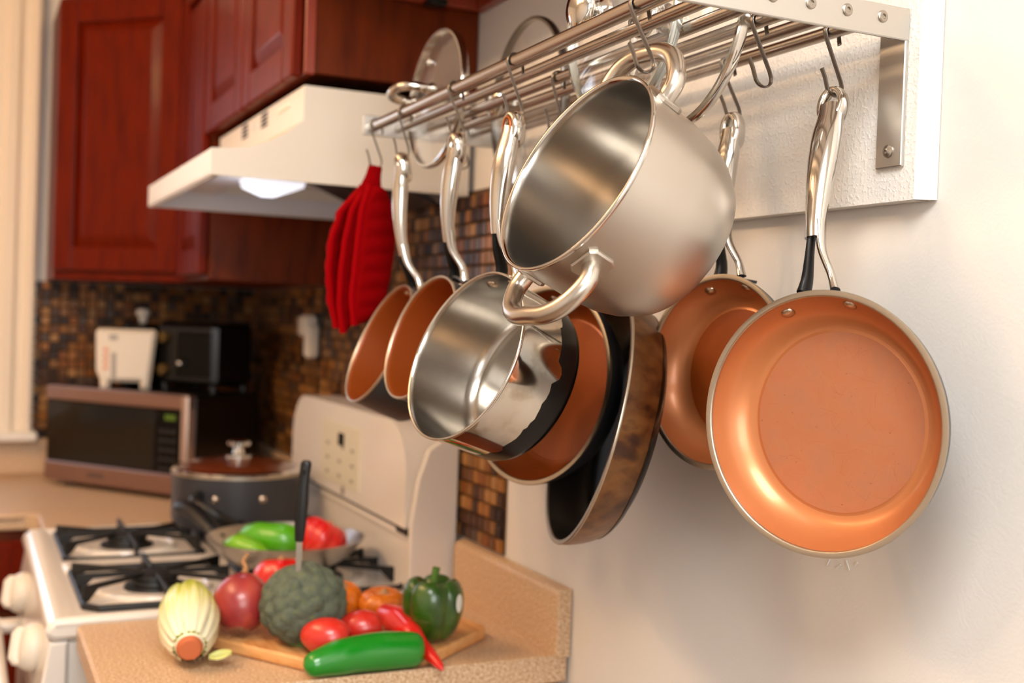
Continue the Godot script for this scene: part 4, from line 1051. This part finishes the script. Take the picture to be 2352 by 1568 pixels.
# ---------------------------------------------------------------- lids standing on the rack
func lid(called: String, label: String, c: Vector3, n: Vector3, R: float, kind: int, steel: Material, spin := 0.0) -> Node3D:
	var x := frame_of(c, n, c + Vector3(0, 1, 0))
	x.basis = x.basis * Basis(Vector3.UP, spin)
	var o := thing(called, label, "lid", x, "glass lids standing on the rack")
	var dome := []; var und := []
	for i in 11:
		var t := i / 10.0
		dome.append(Vector2(R * 0.975 * (1 - t), 0.001 + 0.016 * sin(t * PI / 2)))
	for i in range(10, -1, -1): und.append(Vector2(dome[i].x, dome[i].y - 0.0035))
	put("glass_dome", mb().lathe(und + dome, 80), M.glass, o, Transform3D.IDENTITY, 60)
	put("rim_band", mb().lathe([Vector2(R * 0.955, -0.006), Vector2(R * 0.985, -0.007), Vector2(R, -0.003), Vector2(R, 0.002), Vector2(R * 0.985, 0.0045), Vector2(R * 0.955, 0.0045), Vector2(R * 0.955, -0.006)], 96), steel, o, Transform3D.IDENTITY, 50)
	if kind == 0:
		var h := put("bow_handle", mb().tube(curve([Vector3(-0.034, 0.022, 0), Vector3(-0.036, 0.040, 0), Vector3(-0.026, 0.060, 0), Vector3(0, 0.066, 0), Vector3(0.026, 0.060, 0), Vector3(0.036, 0.040, 0), Vector3(0.034, 0.022, 0)], 28), 0.0068, 14), M.handle, o, at(Vector3.ZERO, Basis(Vector3.UP, 0.0)), 60)
		for sg in [-1, 1]: put("handle_foot", mb().lathe([Vector2(0, 0.0), Vector2(0.009, 0.0), Vector2(0.010, 0.004), Vector2(0.007, 0.009), Vector2(0, 0.009)], 18), M.handle, o, at(Vector3(0.034 * sg, 0.018, 0)))
	else:
		put("knob", mb().lathe([Vector2(0.016, 0.020), Vector2(0.017, 0.024), Vector2(0.011, 0.028), Vector2(0.010, 0.036), Vector2(0.016, 0.041), Vector2(0.0225, 0.045), Vector2(0.0235, 0.050), Vector2(0.020, 0.055), Vector2(0.010, 0.0575), Vector2(0, 0.058)], 36), M.chrome, o, Transform3D.IDENTITY, 60)
	put("steam_vent", mb().lathe([Vector2(0.0055, 0.009), Vector2(0.0055, 0.0145), Vector2(0.003, 0.0155), Vector2(0.002, 0.012), Vector2(0, 0.012)], 16), M.chrome, o, at(Vector3(0, 0, R * 0.52)))
	return o

func lids() -> void:
	lid("pan_lid", "steel-rimmed glass lid with a bow handle, farthest on the rack", Vector3(-0.1973, 1.7208, -1.5877), Vector3(-0.997, 0.060, 0.020), 0.1016, 0, M.handle, 0.12)
	lid("pan_lid", "round glass lid leaning on the rack against the far white wall", Vector3(-0.1142, 1.7011, -1.4531), Vector3(-0.999, 0.003, -0.02), 0.1193, 1, M.hook)
	lid("pan_lid", "clear green-edged glass lid with a polished knob, above the front tube", Vector3(-0.1973, 1.7241, -1.0612), Vector3(-0.999, 0.01, 0.03), 0.1080, 1, M.glass_edge)
	lid("pan_lid", "steel-rimmed glass lid nearest the end bar, dipping between the rack tubes", Vector3(-0.1560, 1.7080, -1.0020), Vector3(-0.996, 0.06, -0.02), 0.1071, 1, M.handle)

# ---------------------------------------------------------------- red oven mitt
func oven_mitt() -> void:
	var p: Vector3 = HK.mitt
	var o := thing("oven_mitt", "quilted red oven mitt folded over its far-end hook", "oven mitt", at(p))
	var r := Vector3(0.904, 0, 0.427); var fw := Vector3(0.428, 0, -0.904)
	# three stacked pads; per pad: front edge offsets along the rack view (top to bottom), direction of the pad, widths, thickness
	var m := 0.00065
	var pads := [
		[[-8, -25, -31, -36, -41, -34], (r * 0.86 + fw * 0.50).normalized(), [0.022, 0.053, 0.059, 0.058, 0.054, 0.044], 0.016, -0.013, -0.235],
		[[-20, -52, -64, -70, -71, -62], (r * 0.42 + fw * 0.90).normalized(), [0.018, 0.040, 0.046, 0.046, 0.042, 0.030], 0.013, 0.000, -0.247],
		[[-30, -80, -98, -101, -95, -80], (r * 0.10 + fw * 0.99).normalized(), [0.016, 0.036, 0.042, 0.042, 0.038, 0.028], 0.0125, 0.012, -0.240]]
	var pick := func(a: Array, k: float) -> float:
		var t := k * (a.size() - 1); var i := mini(int(t), a.size() - 2)
		return lerpf(a[i], a[i + 1], smoothstep(0, 1, t - i) * 0.5 + (t - i) * 0.5)
	for q in pads:
		var dir: Vector3 = q[1]; var nn: Vector3 = dir.cross(Vector3.UP).normalized()
		var b := mb(); var rows := []; var edge := []
		for i in 49:
			var k := i / 48.0
			var e: Vector3 = r * pick.call(q[0], k) * m + fw * q[4] + Vector3(0, lerpf(-0.026, q[5], k), 0)
			var cap := sqrt(clampf(minf(k / 0.03, (1 - k) / 0.16), 0, 1))
			var w: float = maxf(pick.call(q[2], k) * cap, 0.0004)
			var row := PackedVector3Array()
			for j in 40:
				var t := TAU * j / 40
				var across := 0.5 - 0.5 * cos(t)
				var quilt := 0.74 + 0.26 * absf(sin(k * 8.0 * PI + across * 0.6))
				var seam := 1.0
				row.append(e + dir * w * across - nn * q[3] * sin(t) * cap * lerpf(1.0, quilt * seam, smoothstep(0.05, 0.25, across)))
			rows.push_front(row)
			edge.append(e)
		b.grid(rows)
		put("pad", b, M.red_cloth, o, Transform3D.IDENTITY, 80)
		put("binding", mb().tube(edge, 0.0058, 10), M.red_bind, o, Transform3D.IDENTITY, 60)
	var top := mb()
	top.tube(curve([Vector3(-0.0, 0.003, 0), Vector3(0, -0.012, 0) - r * 0.003, Vector3(0, -0.03, 0) - r * 0.006, Vector3(0, -0.055, 0) - r * 0.010 + fw * 0.01], 12), [0.010, 0.0105, 0.011, 0.0118, 0.013, 0.0145, 0.016, 0.018, 0.020, 0.021, 0.021, 0.018], 16, false, r, 0.5)
	put("hanging_tab", top, M.red_cloth, o, Transform3D.IDENTITY, 60)
	put("snap", mb().ball(Vector3(0, -0.040, 0) + r * 0.010 - fw * 0.013, Vector3(0.005, 0.006, 0.004)), M.snap, o)

# ---------------------------------------------------------------- on the stove
func stove_pots() -> void:
	# grey pot with a copper-tinted glass lid
	var p := thing("stew_pot", "dark grey stew pot with a lid on the rear burner", "pot", at(Vector3(-0.270, 0.946, -2.50)))
	var R := 0.137; var H := 0.112
	put("wall", mb().lathe([Vector2(0, 0), Vector2(R - 0.012, 0), Vector2(R - 0.003, 0.006), Vector2(R, 0.018), Vector2(R, H), Vector2(R - 0.004, H), Vector2(R - 0.005, 0.01), Vector2(0, 0.006)], 64), M.anodised, p)
	put("rim", mb().lathe([Vector2(R - 0.004, H - 0.002), Vector2(R + 0.002, H - 0.002), Vector2(R + 0.002, H + 0.003), Vector2(R - 0.004, H + 0.003)], 64), M.rim, p)
	for a in [1.40, 2.10]: put("rivet", mb().ball(Vector3(-R * cos(a) * -1.0, H * 0.62, R * sin(a)), Vector3(0.008, 0.008, 0.004)), M.rivet, p)
	put("side_handle", mb().tube(curve([Vector3(-0.10, 0.075, 0.10), Vector3(-0.115, 0.068, 0.135), Vector3(-0.085, 0.050, 0.170), Vector3(-0.045, 0.025, 0.165), Vector3(-0.02, 0.018, 0.135)], 20), 0.012, 12, false, Vector3.UP, 0.8), M.black_steel, p)
	var l := thing("domed_cover", "copper-tinted domed lid with a chrome knob on the grey stew pot", "lid", at(Vector3(-0.270, 0.946 + H + 0.003, -2.50)))
	put("dome", mb().lathe([Vector2(R - 0.006, 0.0015), Vector2(R - 0.008, 0.005), Vector2(R * 0.75, 0.016), Vector2(R * 0.45, 0.023), Vector2(0.018, 0.027), Vector2(0, 0.027)], 64), M.tinted, l, Transform3D.IDENTITY, 50)
	put("rim_band", mb().lathe([Vector2(R - 0.012, 0.0005), Vector2(R + 0.001, 0.0005), Vector2(R + 0.002, 0.004), Vector2(R - 0.004, 0.008), Vector2(R - 0.012, 0.0075)], 64), M.chrome, l)
	put("knob", mb().lathe([Vector2(0, 0.026), Vector2(0.026, 0.026), Vector2(0.026, 0.031), Vector2(0.013, 0.034), Vector2(0.010, 0.042), Vector2(0.014, 0.048), Vector2(0.024, 0.053), Vector2(0.025, 0.060), Vector2(0.016, 0.065), Vector2(0, 0.066)], 32), M.chrome, l, Transform3D.IDENTITY, 50)
	# skillet with peppers
	var s := thing("skillet", "stainless steel skillet on the near rear burner holding peppers and a tomato", "skillet", at(Vector3(-0.272, 0.947, -2.075)))
	var r2 := 0.142
	put("bowl", mb().lathe([Vector2(0, 0), Vector2(0.085, 0), Vector2(0.098, 0.004), Vector2(0.118, 0.018), Vector2(0.132, 0.034), Vector2(r2, 0.046), Vector2(r2 + 0.001, 0.048), Vector2(r2 - 0.002, 0.0485), Vector2(0.129, 0.036), Vector2(0.115, 0.020), Vector2(0.096, 0.006), Vector2(0.084, 0.003), Vector2(0, 0.003)], 72), M.satin, s, Transform3D.IDENTITY, 50)
	put("long_handle", mb().tube(curve([Vector3(-0.10, 0.030, -0.088), Vector3(-0.115, 0.050, -0.12), Vector3(-0.135, 0.070, -0.17), Vector3(-0.155, 0.075, -0.22)], 16), [0.009, 0.009, 0.009, 0.010, 0.010, 0.011, 0.011, 0.012, 0.012, 0.013, 0.013, 0.013, 0.013, 0.012, 0.011, 0.008], 12, false, Vector3.UP, 1.5), M.black_steel, s)
	var base := Vector3(-0.272, 0.951, -2.075)
	pepper_long("green_pepper", "long pale green pepper lying at the back of the skillet", [base + Vector3(-0.062, 0.036, -0.060), base + Vector3(-0.03, 0.036, -0.015), base + Vector3(0.005, 0.036, 0.005), base + Vector3(0.03, 0.034, -0.01)], [0.020, 0.030, 0.031, 0.022], M.lime, "peppers in the skillet")
	pepper_long("green_pepper", "short yellow-green pepper at the left front of the skillet", [base + Vector3(-0.100, 0.030, -0.010), base + Vector3(-0.085, 0.032, 0.025), base + Vector3(-0.060, 0.026, 0.055), base + Vector3(-0.045, 0.020, 0.066)], [0.014, 0.022, 0.018, 0.008], M.lime2, "peppers in the skillet")
	ribbed_tomato("beefsteak_tomato", "ribbed red tomato in the steel skillet, right of the green peppers", base + Vector3(0.062, 0.040, 0.020), 0.047, 0.040, Basis(Vector3(0, 0, 1), -0.5), M.tomato, "big ribbed tomatoes")
	# red towel on the oven handle
	var t := mb(); var rows := []
	for i in 18:
		var k := i / 17.0
		var row := PackedVector3Array()
		for j in 16:
			var q := j / 15.0
			row.append(Vector3(-0.7602 - 0.006 * sin(q * 14.0 + k * 3) * k - 0.012 * k + 0.010 * (1 - k), 0.784 - 0.40 * k, -2.385 + 0.20 * q + 0.02 * k))
		rows.append(row)
	for i in rows.size() - 1:
		for j in 15:
			t.quad(rows[i][j], rows[i + 1][j], rows[i + 1][j + 1], rows[i][j + 1])
			var d := Vector3(0.004, 0, 0)
			t.quad(rows[i][j] + d, rows[i][j + 1] + d, rows[i + 1][j + 1] + d, rows[i + 1][j] + d)
	tag(put("towel", t, M.red_cloth, self, Transform3D.IDENTITY, 80), "red kitchen towel hanging on the oven handle at the left edge", "towel")

# ---------------------------------------------------------------- vegetables
func pepper_long(called: String, label: String, pts: Array, rads: Array, m: Material, group := "", stem := true) -> Node3D:
	var o := thing(called, label, "pepper", at(pts[0]), group)
	var loc := []
	for p in pts: loc.append(p - pts[0])
	var n := 26
	var path := curve(loc, n); var rad := []
	for i in n:
		var t := float(i) / (n - 1) * (rads.size() - 1)
		var k := mini(int(t), rads.size() - 2)
		var r := lerpf(rads[k], rads[k + 1], smoothstep(0, 1, t - k))
		var e := float(i) / (n - 1)
		r *= sqrt(clampf(1.0 - pow(maxf(0.0, 1.0 - e / 0.10), 2.0), 0.02, 1)) * sqrt(clampf(1.0 - pow(maxf(0.0, (e - 0.88) / 0.12), 2.0), 0.015, 1))
		rad.append(r)
	put("flesh", mb().tube(path, rad, 24), m, o, Transform3D.IDENTITY, 80)
	if stem:
		var d: Vector3 = (path[0] - path[2]).normalized()
		put("stem", mb().tube([path[0] - d * 0.003, path[0] + d * 0.006, path[0] + d * 0.016 + Vector3(0, 0.004, 0)], [0.006, 0.0035, 0.003], 10), M.stem_green, o)
	return o

func ribbed_tomato(called: String, label: String, c: Vector3, r: float, h: float, b: Basis, m: Material, group := "") -> Node3D:
	var o := thing(called, label, "tomato", at(c, b), group)
	var rows := []
	for i in 25:
		var a := -PI / 2 + PI * i / 24
		var row := PackedVector3Array()
		for j in 64:
			var t := TAU * j / 64
			var rib := 1.0 - 0.07 * pow(absf(sin(t * 4.0 + 0.4)), 0.6) * cos(a)
			rib = 1.0 - 0.085 * (1.0 - absf(sin(t * 4.0 + 0.4 * sin(t)))) * cos(a)
			var dip := 1.0 - 0.28 * exp(-pow((PI / 2 - a) / 0.5, 2))
			row.append(Vector3(cos(a) * cos(t) * r * rib, sin(a) * h * dip, cos(a) * sin(t) * r * rib))
		rows.append(row)
	var g := mb(); g.grid(rows)
	put("flesh", g, m, o, Transform3D.IDENTITY, 80)
	put("stem_scar", mb().lathe([Vector2(0.009, h * 0.71), Vector2(0.006, h * 0.74 + 0.002), Vector2(0.003, h * 0.75 + 0.006), Vector2(0, h * 0.75 + 0.007)], 12), M.dry_stem, o)
	return o

func roma(label: String, c: Vector3, r: float, l: float, dir: Vector3, m: Material) -> void:
	var y := dir.normalized(); var x := y.cross(Vector3.UP).normalized()
	var o := thing("plum_tomato", label, "tomato", at(c, Basis(x, y, x.cross(y))), "plum tomatoes on the board")
	var prof := []
	for i in 21:
		var a := -PI / 2 + PI * i / 20
		prof.append(Vector2(cos(a) * r * (1.0 + 0.10 * sin(a)), sin(a) * l - (0.004 * exp(-pow((PI / 2 - a) / 0.3, 2)))))
	put("flesh", mb().lathe(prof, 40), m, o, Transform3D.IDENTITY, 80)
	put("stem_scar", mb().lathe([Vector2(0.004, l - 0.006), Vector2(0.003, l - 0.0015), Vector2(0, l - 0.001)], 10), M.dry_stem, o)

func vegetables() -> void:
	var top := 0.932
	# cutting board
	var cb := thing("cutting_board", "pale wooden cutting board under the vegetables on the near worktop", "cutting board", at(Vector3(0, 0.914, 0)))
	put("plank", mb().prism(PackedVector2Array([Vector2(-0.485, -1.70), Vector2(-0.478, -1.672), Vector2(-0.385, -1.532), Vector2(-0.365, -1.517), Vector2(-0.335, -1.512), Vector2(-0.225, -1.500), Vector2(-0.200, -1.505), Vector2(-0.084, -1.598), Vector2(-0.077, -1.615), Vector2(-0.082, -1.64), Vector2(-0.13, -1.80), Vector2(-0.15, -1.83), Vector2(-0.40, -1.855), Vector2(-0.43, -1.845)]), Vector3(0, 0.0005, 0), Vector3.RIGHT, Vector3(0, 0, 1), Vector3(0, 0.0175, 0), 0.003), M.board_wood, cb, Transform3D.IDENTITY, 30)
	endive(); onion(); broccoli()
	roma("nearer plum tomato, left of its twin behind the green jalapeno", Vector3(-0.352, top + 0.0265, -1.535), 0.0262, 0.036, Vector3(0.75, -0.05, 0.45), M.tomato2)
	roma("plum tomato wedged between its nearer twin and the red chili pepper", Vector3(-0.292, top + 0.0255, -1.568), 0.0252, 0.034, Vector3(0.88, 0.0, 0.35), M.tomato2)
	pepper_long("red_chili", "long red chili pepper pointing to the worktop edge behind the jalapeno", [Vector3(-0.236, top + 0.022, -1.640), Vector3(-0.228, top + 0.023, -1.590), Vector3(-0.226, top + 0.016, -1.530), Vector3(-0.214, 0.930, -1.478), Vector3(-0.210, 0.921, -1.455)], [0.018, 0.022, 0.018, 0.010, 0.005], M.chili)
	pepper_long("jalapeno", "glossy bright green jalapeno lying along the front edge of the worktop", [Vector3(-0.395, 0.934, -1.486), Vector3(-0.345, 0.940, -1.496), Vector3(-0.290, 0.9415, -1.501), Vector3(-0.222, 0.940, -1.497)], [0.015, 0.0245, 0.0265, 0.0235], M.jalapeno, "", false)
	ribbed_tomato("beefsteak_tomato", "ribbed red tomato standing behind the broccoli and the knife", Vector3(-0.348, top + 0.044, -1.800), 0.0470, 0.045, Basis(Vector3.RIGHT, -0.15), M.tomato, "big ribbed tomatoes")
	ribbed_tomato("orange_tomato", "orange tomato lying just left of the green bell pepper", Vector3(-0.222, top + 0.0275, -1.675), 0.038, 0.028, Basis(Vector3.RIGHT, 0.2), M.orange_tomato, "orange tomatoes")
	ribbed_tomato("orange_tomato", "orange tomato mostly hidden behind the broccoli", Vector3(-0.275, top + 0.030, -1.715), 0.034, 0.031, Basis(Vector3.RIGHT, 0.2), M.orange_tomato, "orange tomatoes")
	# bell pepper
	var b := thing("bell_pepper", "dark green bell pepper with a small white sticker", "pepper", at(Vector3(-0.186, top, -1.560)))
	var rows := []
	var hh := 0.098; var rr := 0.046
	for i in 41:
		var v := i / 40.0
		var row := PackedVector3Array()
		# radius over height: narrow foot, broad shoulder, sunken top
		var a := -PI / 2 + PI * v
		var base := pow(maxf(cos(a), 0.0), 0.62) * lerpf(0.86, 1.06, smoothstep(0.1, 0.85, v))
		for j in 72:
			var t := TAU * j / 72
			var lobe := 1.0 - 0.16 * pow(1.0 - absf(sin(t * 2.0 + 0.35)), 2.0)
			var y := hh * (0.5 + 0.5 * sin(a)) - 0.016 * exp(-pow((1 - v) / 0.10, 2)) * 1.0 + 0.012 * exp(-pow(v / 0.10, 2)) * 0.6
			y -= 0.010 * (1 - lobe) / 0.16 * smoothstep(0.6, 1.0, v)
			row.append(Vector3(cos(t) * rr * base * lobe, y, sin(t) * rr * base * lobe))
		rows.append(row)
	var g := mb(); g.grid(rows)
	put("flesh", g, M.bell, b, Transform3D.IDENTITY, 80)
	put("stem", mb().tube([Vector3(0, hh - 0.020, 0), Vector3(0.001, hh - 0.004, 0.001), Vector3(0.003, hh + 0.009, 0.002)], [0.008, 0.0052, 0.0058], 10), M.stem_green, b)
	var sdir := Vector3(0.53, 0, 0.85).normalized()
	put("sticker", mb().ball(Vector3.ZERO, Vector3(0.0075, 0.0135, 0.0012), 20, 8), M.sticker, b, at(sdir * 0.0468 + Vector3(0, 0.062, 0), Basis(Vector3.UP.cross(sdir), Vector3.UP, sdir)))
	# knife standing in the broccoli
	var k := thing("paring_knife", "black-handled paring knife stuck upright in the broccoli", "knife", at(Vector3(-0.381, 1.030, -1.582)))
	put("blade", mb().prism(PackedVector2Array([Vector2(-0.0035, -0.02), Vector2(0.0035, -0.02), Vector2(0.0045, 0.058), Vector2(-0.004, 0.058)]), Vector3(0, 0, -0.0008), Vector3(0.904, 0, 0.427), Vector3.UP, Vector3(0.428, 0, -0.904) * 0.0016, 0.0), M.chrome, k)
	var hp := []; var hr := []
	var hx := Vector3(0.904, 0, 0.427)
	for q in [[0.0, 0.052, 0.0056], [0.0, 0.054, 0.0066], [0.0005, 0.075, 0.0082], [0.0015, 0.105, 0.0094], [0.0025, 0.130, 0.0086], [0.0045, 0.148, 0.0076], [0.006, 0.160, 0.0078], [0.0065, 0.164, 0.0068], [0.0066, 0.166, 0.004]]:
		hp.append(hx * q[0] + Vector3(0, q[1], 0)); hr.append(q[2])
	put("grip", mb().tube(hp, hr, 20, false, hx, 0.62), M.knife_black, k, Transform3D.IDENTITY, 50)
	put("hang_hole", mb().ball(hx * 0.0055 + Vector3(0, 0.152, 0) - Vector3(0.428, 0, -0.904) * 0.0038, Vector3(0.0035, 0.006, 0.0015)), M.tang, k)

func endive() -> void:
	var root := Vector3(-0.5280, 0.9470, -1.575); var tip := Vector3(-0.4990, 0.990, -1.765)
	var y := (tip - root).normalized(); var x := y.cross(Vector3.UP).normalized(); var z := x.cross(y)
	var o := thing("endive", "pale yellow-green endive lying with its brown cut end towards the room", "endive", at(root, Basis(x, y, z)))
	var L := (tip - root).length()
	var prof := func(t: float) -> float: return 0.0385 * pow(sin(PI * clampf(0.10 + 0.90 * pow(t, 0.92), 0, 1)), 0.80) + 0.002
	var p := []
	for i in 25:
		var t := i / 24.0
		p.append(Vector2(prof.call(t) * 0.93, t * L))
	p.append(Vector2(0, L))
	put("heart", mb().lathe(p, 40), M.endive, o, Transform3D.IDENTITY, 80)
	put("cut_end", mb().lathe([Vector2(0, -0.006), Vector2(0.014, -0.005), Vector2(0.0175, 0.0), Vector2(0.018, 0.008), Vector2(0.016, 0.02)], 24), M.endive_cut, o)
	var k := 0
	for a in [0.2, 1.35, 2.4, 3.5, 4.6, 5.55]:
		var rows := []; var inn := []
		var w := 0.62
		for i in 19:
			var t: float = lerpf(0.03, 0.93 - 0.06 * (k % 3), i / 18.0)
			var row := PackedVector3Array(); var r2 := PackedVector3Array()
			var r: float = prof.call(t) * (1.0 + 0.015 * (k % 3))
			var ww: float = w * sqrt(clampf(1.0 - pow(maxf(0.0, (i / 18.0 - 0.55) / 0.45), 2.0), 0.0, 1.0)) * lerpf(0.75, 1.0, minf(1.0, i / 6.0))
			for j in 13:
				var q := (j / 12.0 - 0.5) * 2
				var th: float = a + ww * q
				var rr: float = r + 0.0016 * (1 - q * q) + 0.0010 * cos(q * 9.0)
				row.append(Vector3(rr * cos(th), t * L, rr * sin(th)))
				r2.append(Vector3((rr - 0.003) * cos(th), t * L, (rr - 0.003) * sin(th)))
			rows.append(row); inn.append(r2)
		var b := mb(); b.grid(rows, false)
		inn.reverse(); b.grid(inn, false)
		put("leaf", b, M.endive, o, Transform3D.IDENTITY, 60)
		k += 1
	# a loose leaf end beside the root
	var lf := mb(); var rows := []
	for i in 7:
		var row := PackedVector3Array()
		for j in 8:
			row.append(Vector3(0.026 + i * 0.005, 0.012 + (j - 3.5) * 0.003 * sin((i + 0.6) / 7.0 * PI), -0.022 + 0.003 * sin(j * 1.1) + i * 0.001))
		rows.append(row)
	lf.grid(rows, false)
	put("leaf", lf, M.endive_tip, o, Transform3D.IDENTITY, 60)

func onion() -> void:
	var y := Vector3(0.20, 0.74, -0.64).normalized(); var x := y.cross(Vector3(0, 0, 1)).normalized()
	var o := thing("red_onion", "red onion with a dry stem, root end tipped forwards on the board", "onion", at(Vector3(-0.4370, 0.932 + 0.0460, -1.678), Basis(x, y, x.cross(y))))
	var p := []
	for i in 29:
		var a := -PI / 2 + PI * i / 28
		p.append(Vector2(cos(a) * 0.0415, sin(a) * 0.0435 + 0.004 * exp(-pow((PI / 2 - a) / 0.32, 2)) - 0.002 * exp(-pow((PI / 2 + a) / 0.25, 2))))
	put("bulb_flesh", mb().lathe(p, 56), M.onion, o, Transform3D.IDENTITY, 80)
	put("dry_stem", mb().tube(curve([Vector3(0, 0.046, 0), Vector3(0.001, 0.058, 0.001), Vector3(-0.003, 0.068, -0.002), Vector3(0.002, 0.080, 0.002)], 12), [0.007, 0.0055, 0.0045, 0.004, 0.0038, 0.0036, 0.0035, 0.0034, 0.0034, 0.0033, 0.003, 0.0026], 10), M.dry_stem, o)
	var rt := mb(); var rng := RandomNumberGenerator.new(); rng.seed = 9
	rt.lathe([Vector2(0, -0.0455), Vector2(0.008, -0.0445), Vector2(0.012, -0.041), Vector2(0.013, -0.038)], 16)
	for i in 22:
		var a := rng.randf() * TAU; var r := rng.randf_range(0.002, 0.010)
		var q := Vector3(r * cos(a), -0.0435, r * sin(a))
		rt.tube([q, q + Vector3(q.x * 0.5, -0.004, q.z * 0.5), q + Vector3(q.x * 1.6 + rng.randf_range(-0.003, 0.003), -0.0045 - rng.randf() * 0.003, q.z * 1.6)], 0.0005, 5)
	put("root_tuft", rt, M.root, o)

func broccoli() -> void:
	var o := thing("broccoli", "grey-green broccoli head in the middle of the cutting board", "broccoli", at(Vector3(-0.366, 0.932, -1.605)))
	var rng := RandomNumberGenerator.new(); rng.seed = 21
	var dirs := []
	for i in 80:
		var yy := 1.0 - 1.9 * (i + 0.5) / 80.0
		var a := i * 2.39996 + rng.randf_range(-0.15, 0.15)
		var r := sqrt(maxf(0, 1 - yy * yy))
		dirs.append([Vector3(cos(a) * r, yy, sin(a) * r).normalized(), rng.randf_range(0.22, 0.36), rng.randf_range(0.0, 0.005)])
	var nz := FastNoiseLite.new(); nz.seed = 3; nz.frequency = 9.0; nz.fractal_octaves = 2
	var rows := []
	for i in 91:
		var a := -1.35 + (PI / 2 + 1.35) * i / 90.0
		var row := PackedVector3Array()
		for j in 150:
			var t := TAU * j / 150
			var d := Vector3(cos(a) * cos(t), sin(a), cos(a) * sin(t))
			var best := 0.0
			for q in dirs:
				var c: float = d.dot(q[0])
				if c > 0.8:
					var ang: float = acos(minf(c, 1.0)) / float(q[1])
					if ang < 1.0: best = maxf(best, sqrt(1.0 - ang * ang) * 0.0058 + q[2] * (1.0 - ang))
			var r := 0.0510 + best + 0.0011 * nz.get_noise_3dv(d * 10.0)
			row.append(Vector3(d.x * r * 1.08, 0.0575 + d.y * r * 1.0, d.z * r * 1.02))
		rows.append(row)
	var cap := PackedVector3Array(); cap.resize(150); cap.fill(Vector3(0, 0.012, 0))
	rows.push_front(cap)
	var g := mb(); g.grid(rows)
	put("crown", g, M.broccoli, o, Transform3D.IDENTITY, 80)
	put("stalk", mb().lathe([Vector2(0, 0.0005), Vector2(0.020, 0.0005), Vector2(0.021, 0.012), Vector2(0.024, 0.03), Vector2(0, 0.035)], 24), M.broccoli_stem, o)
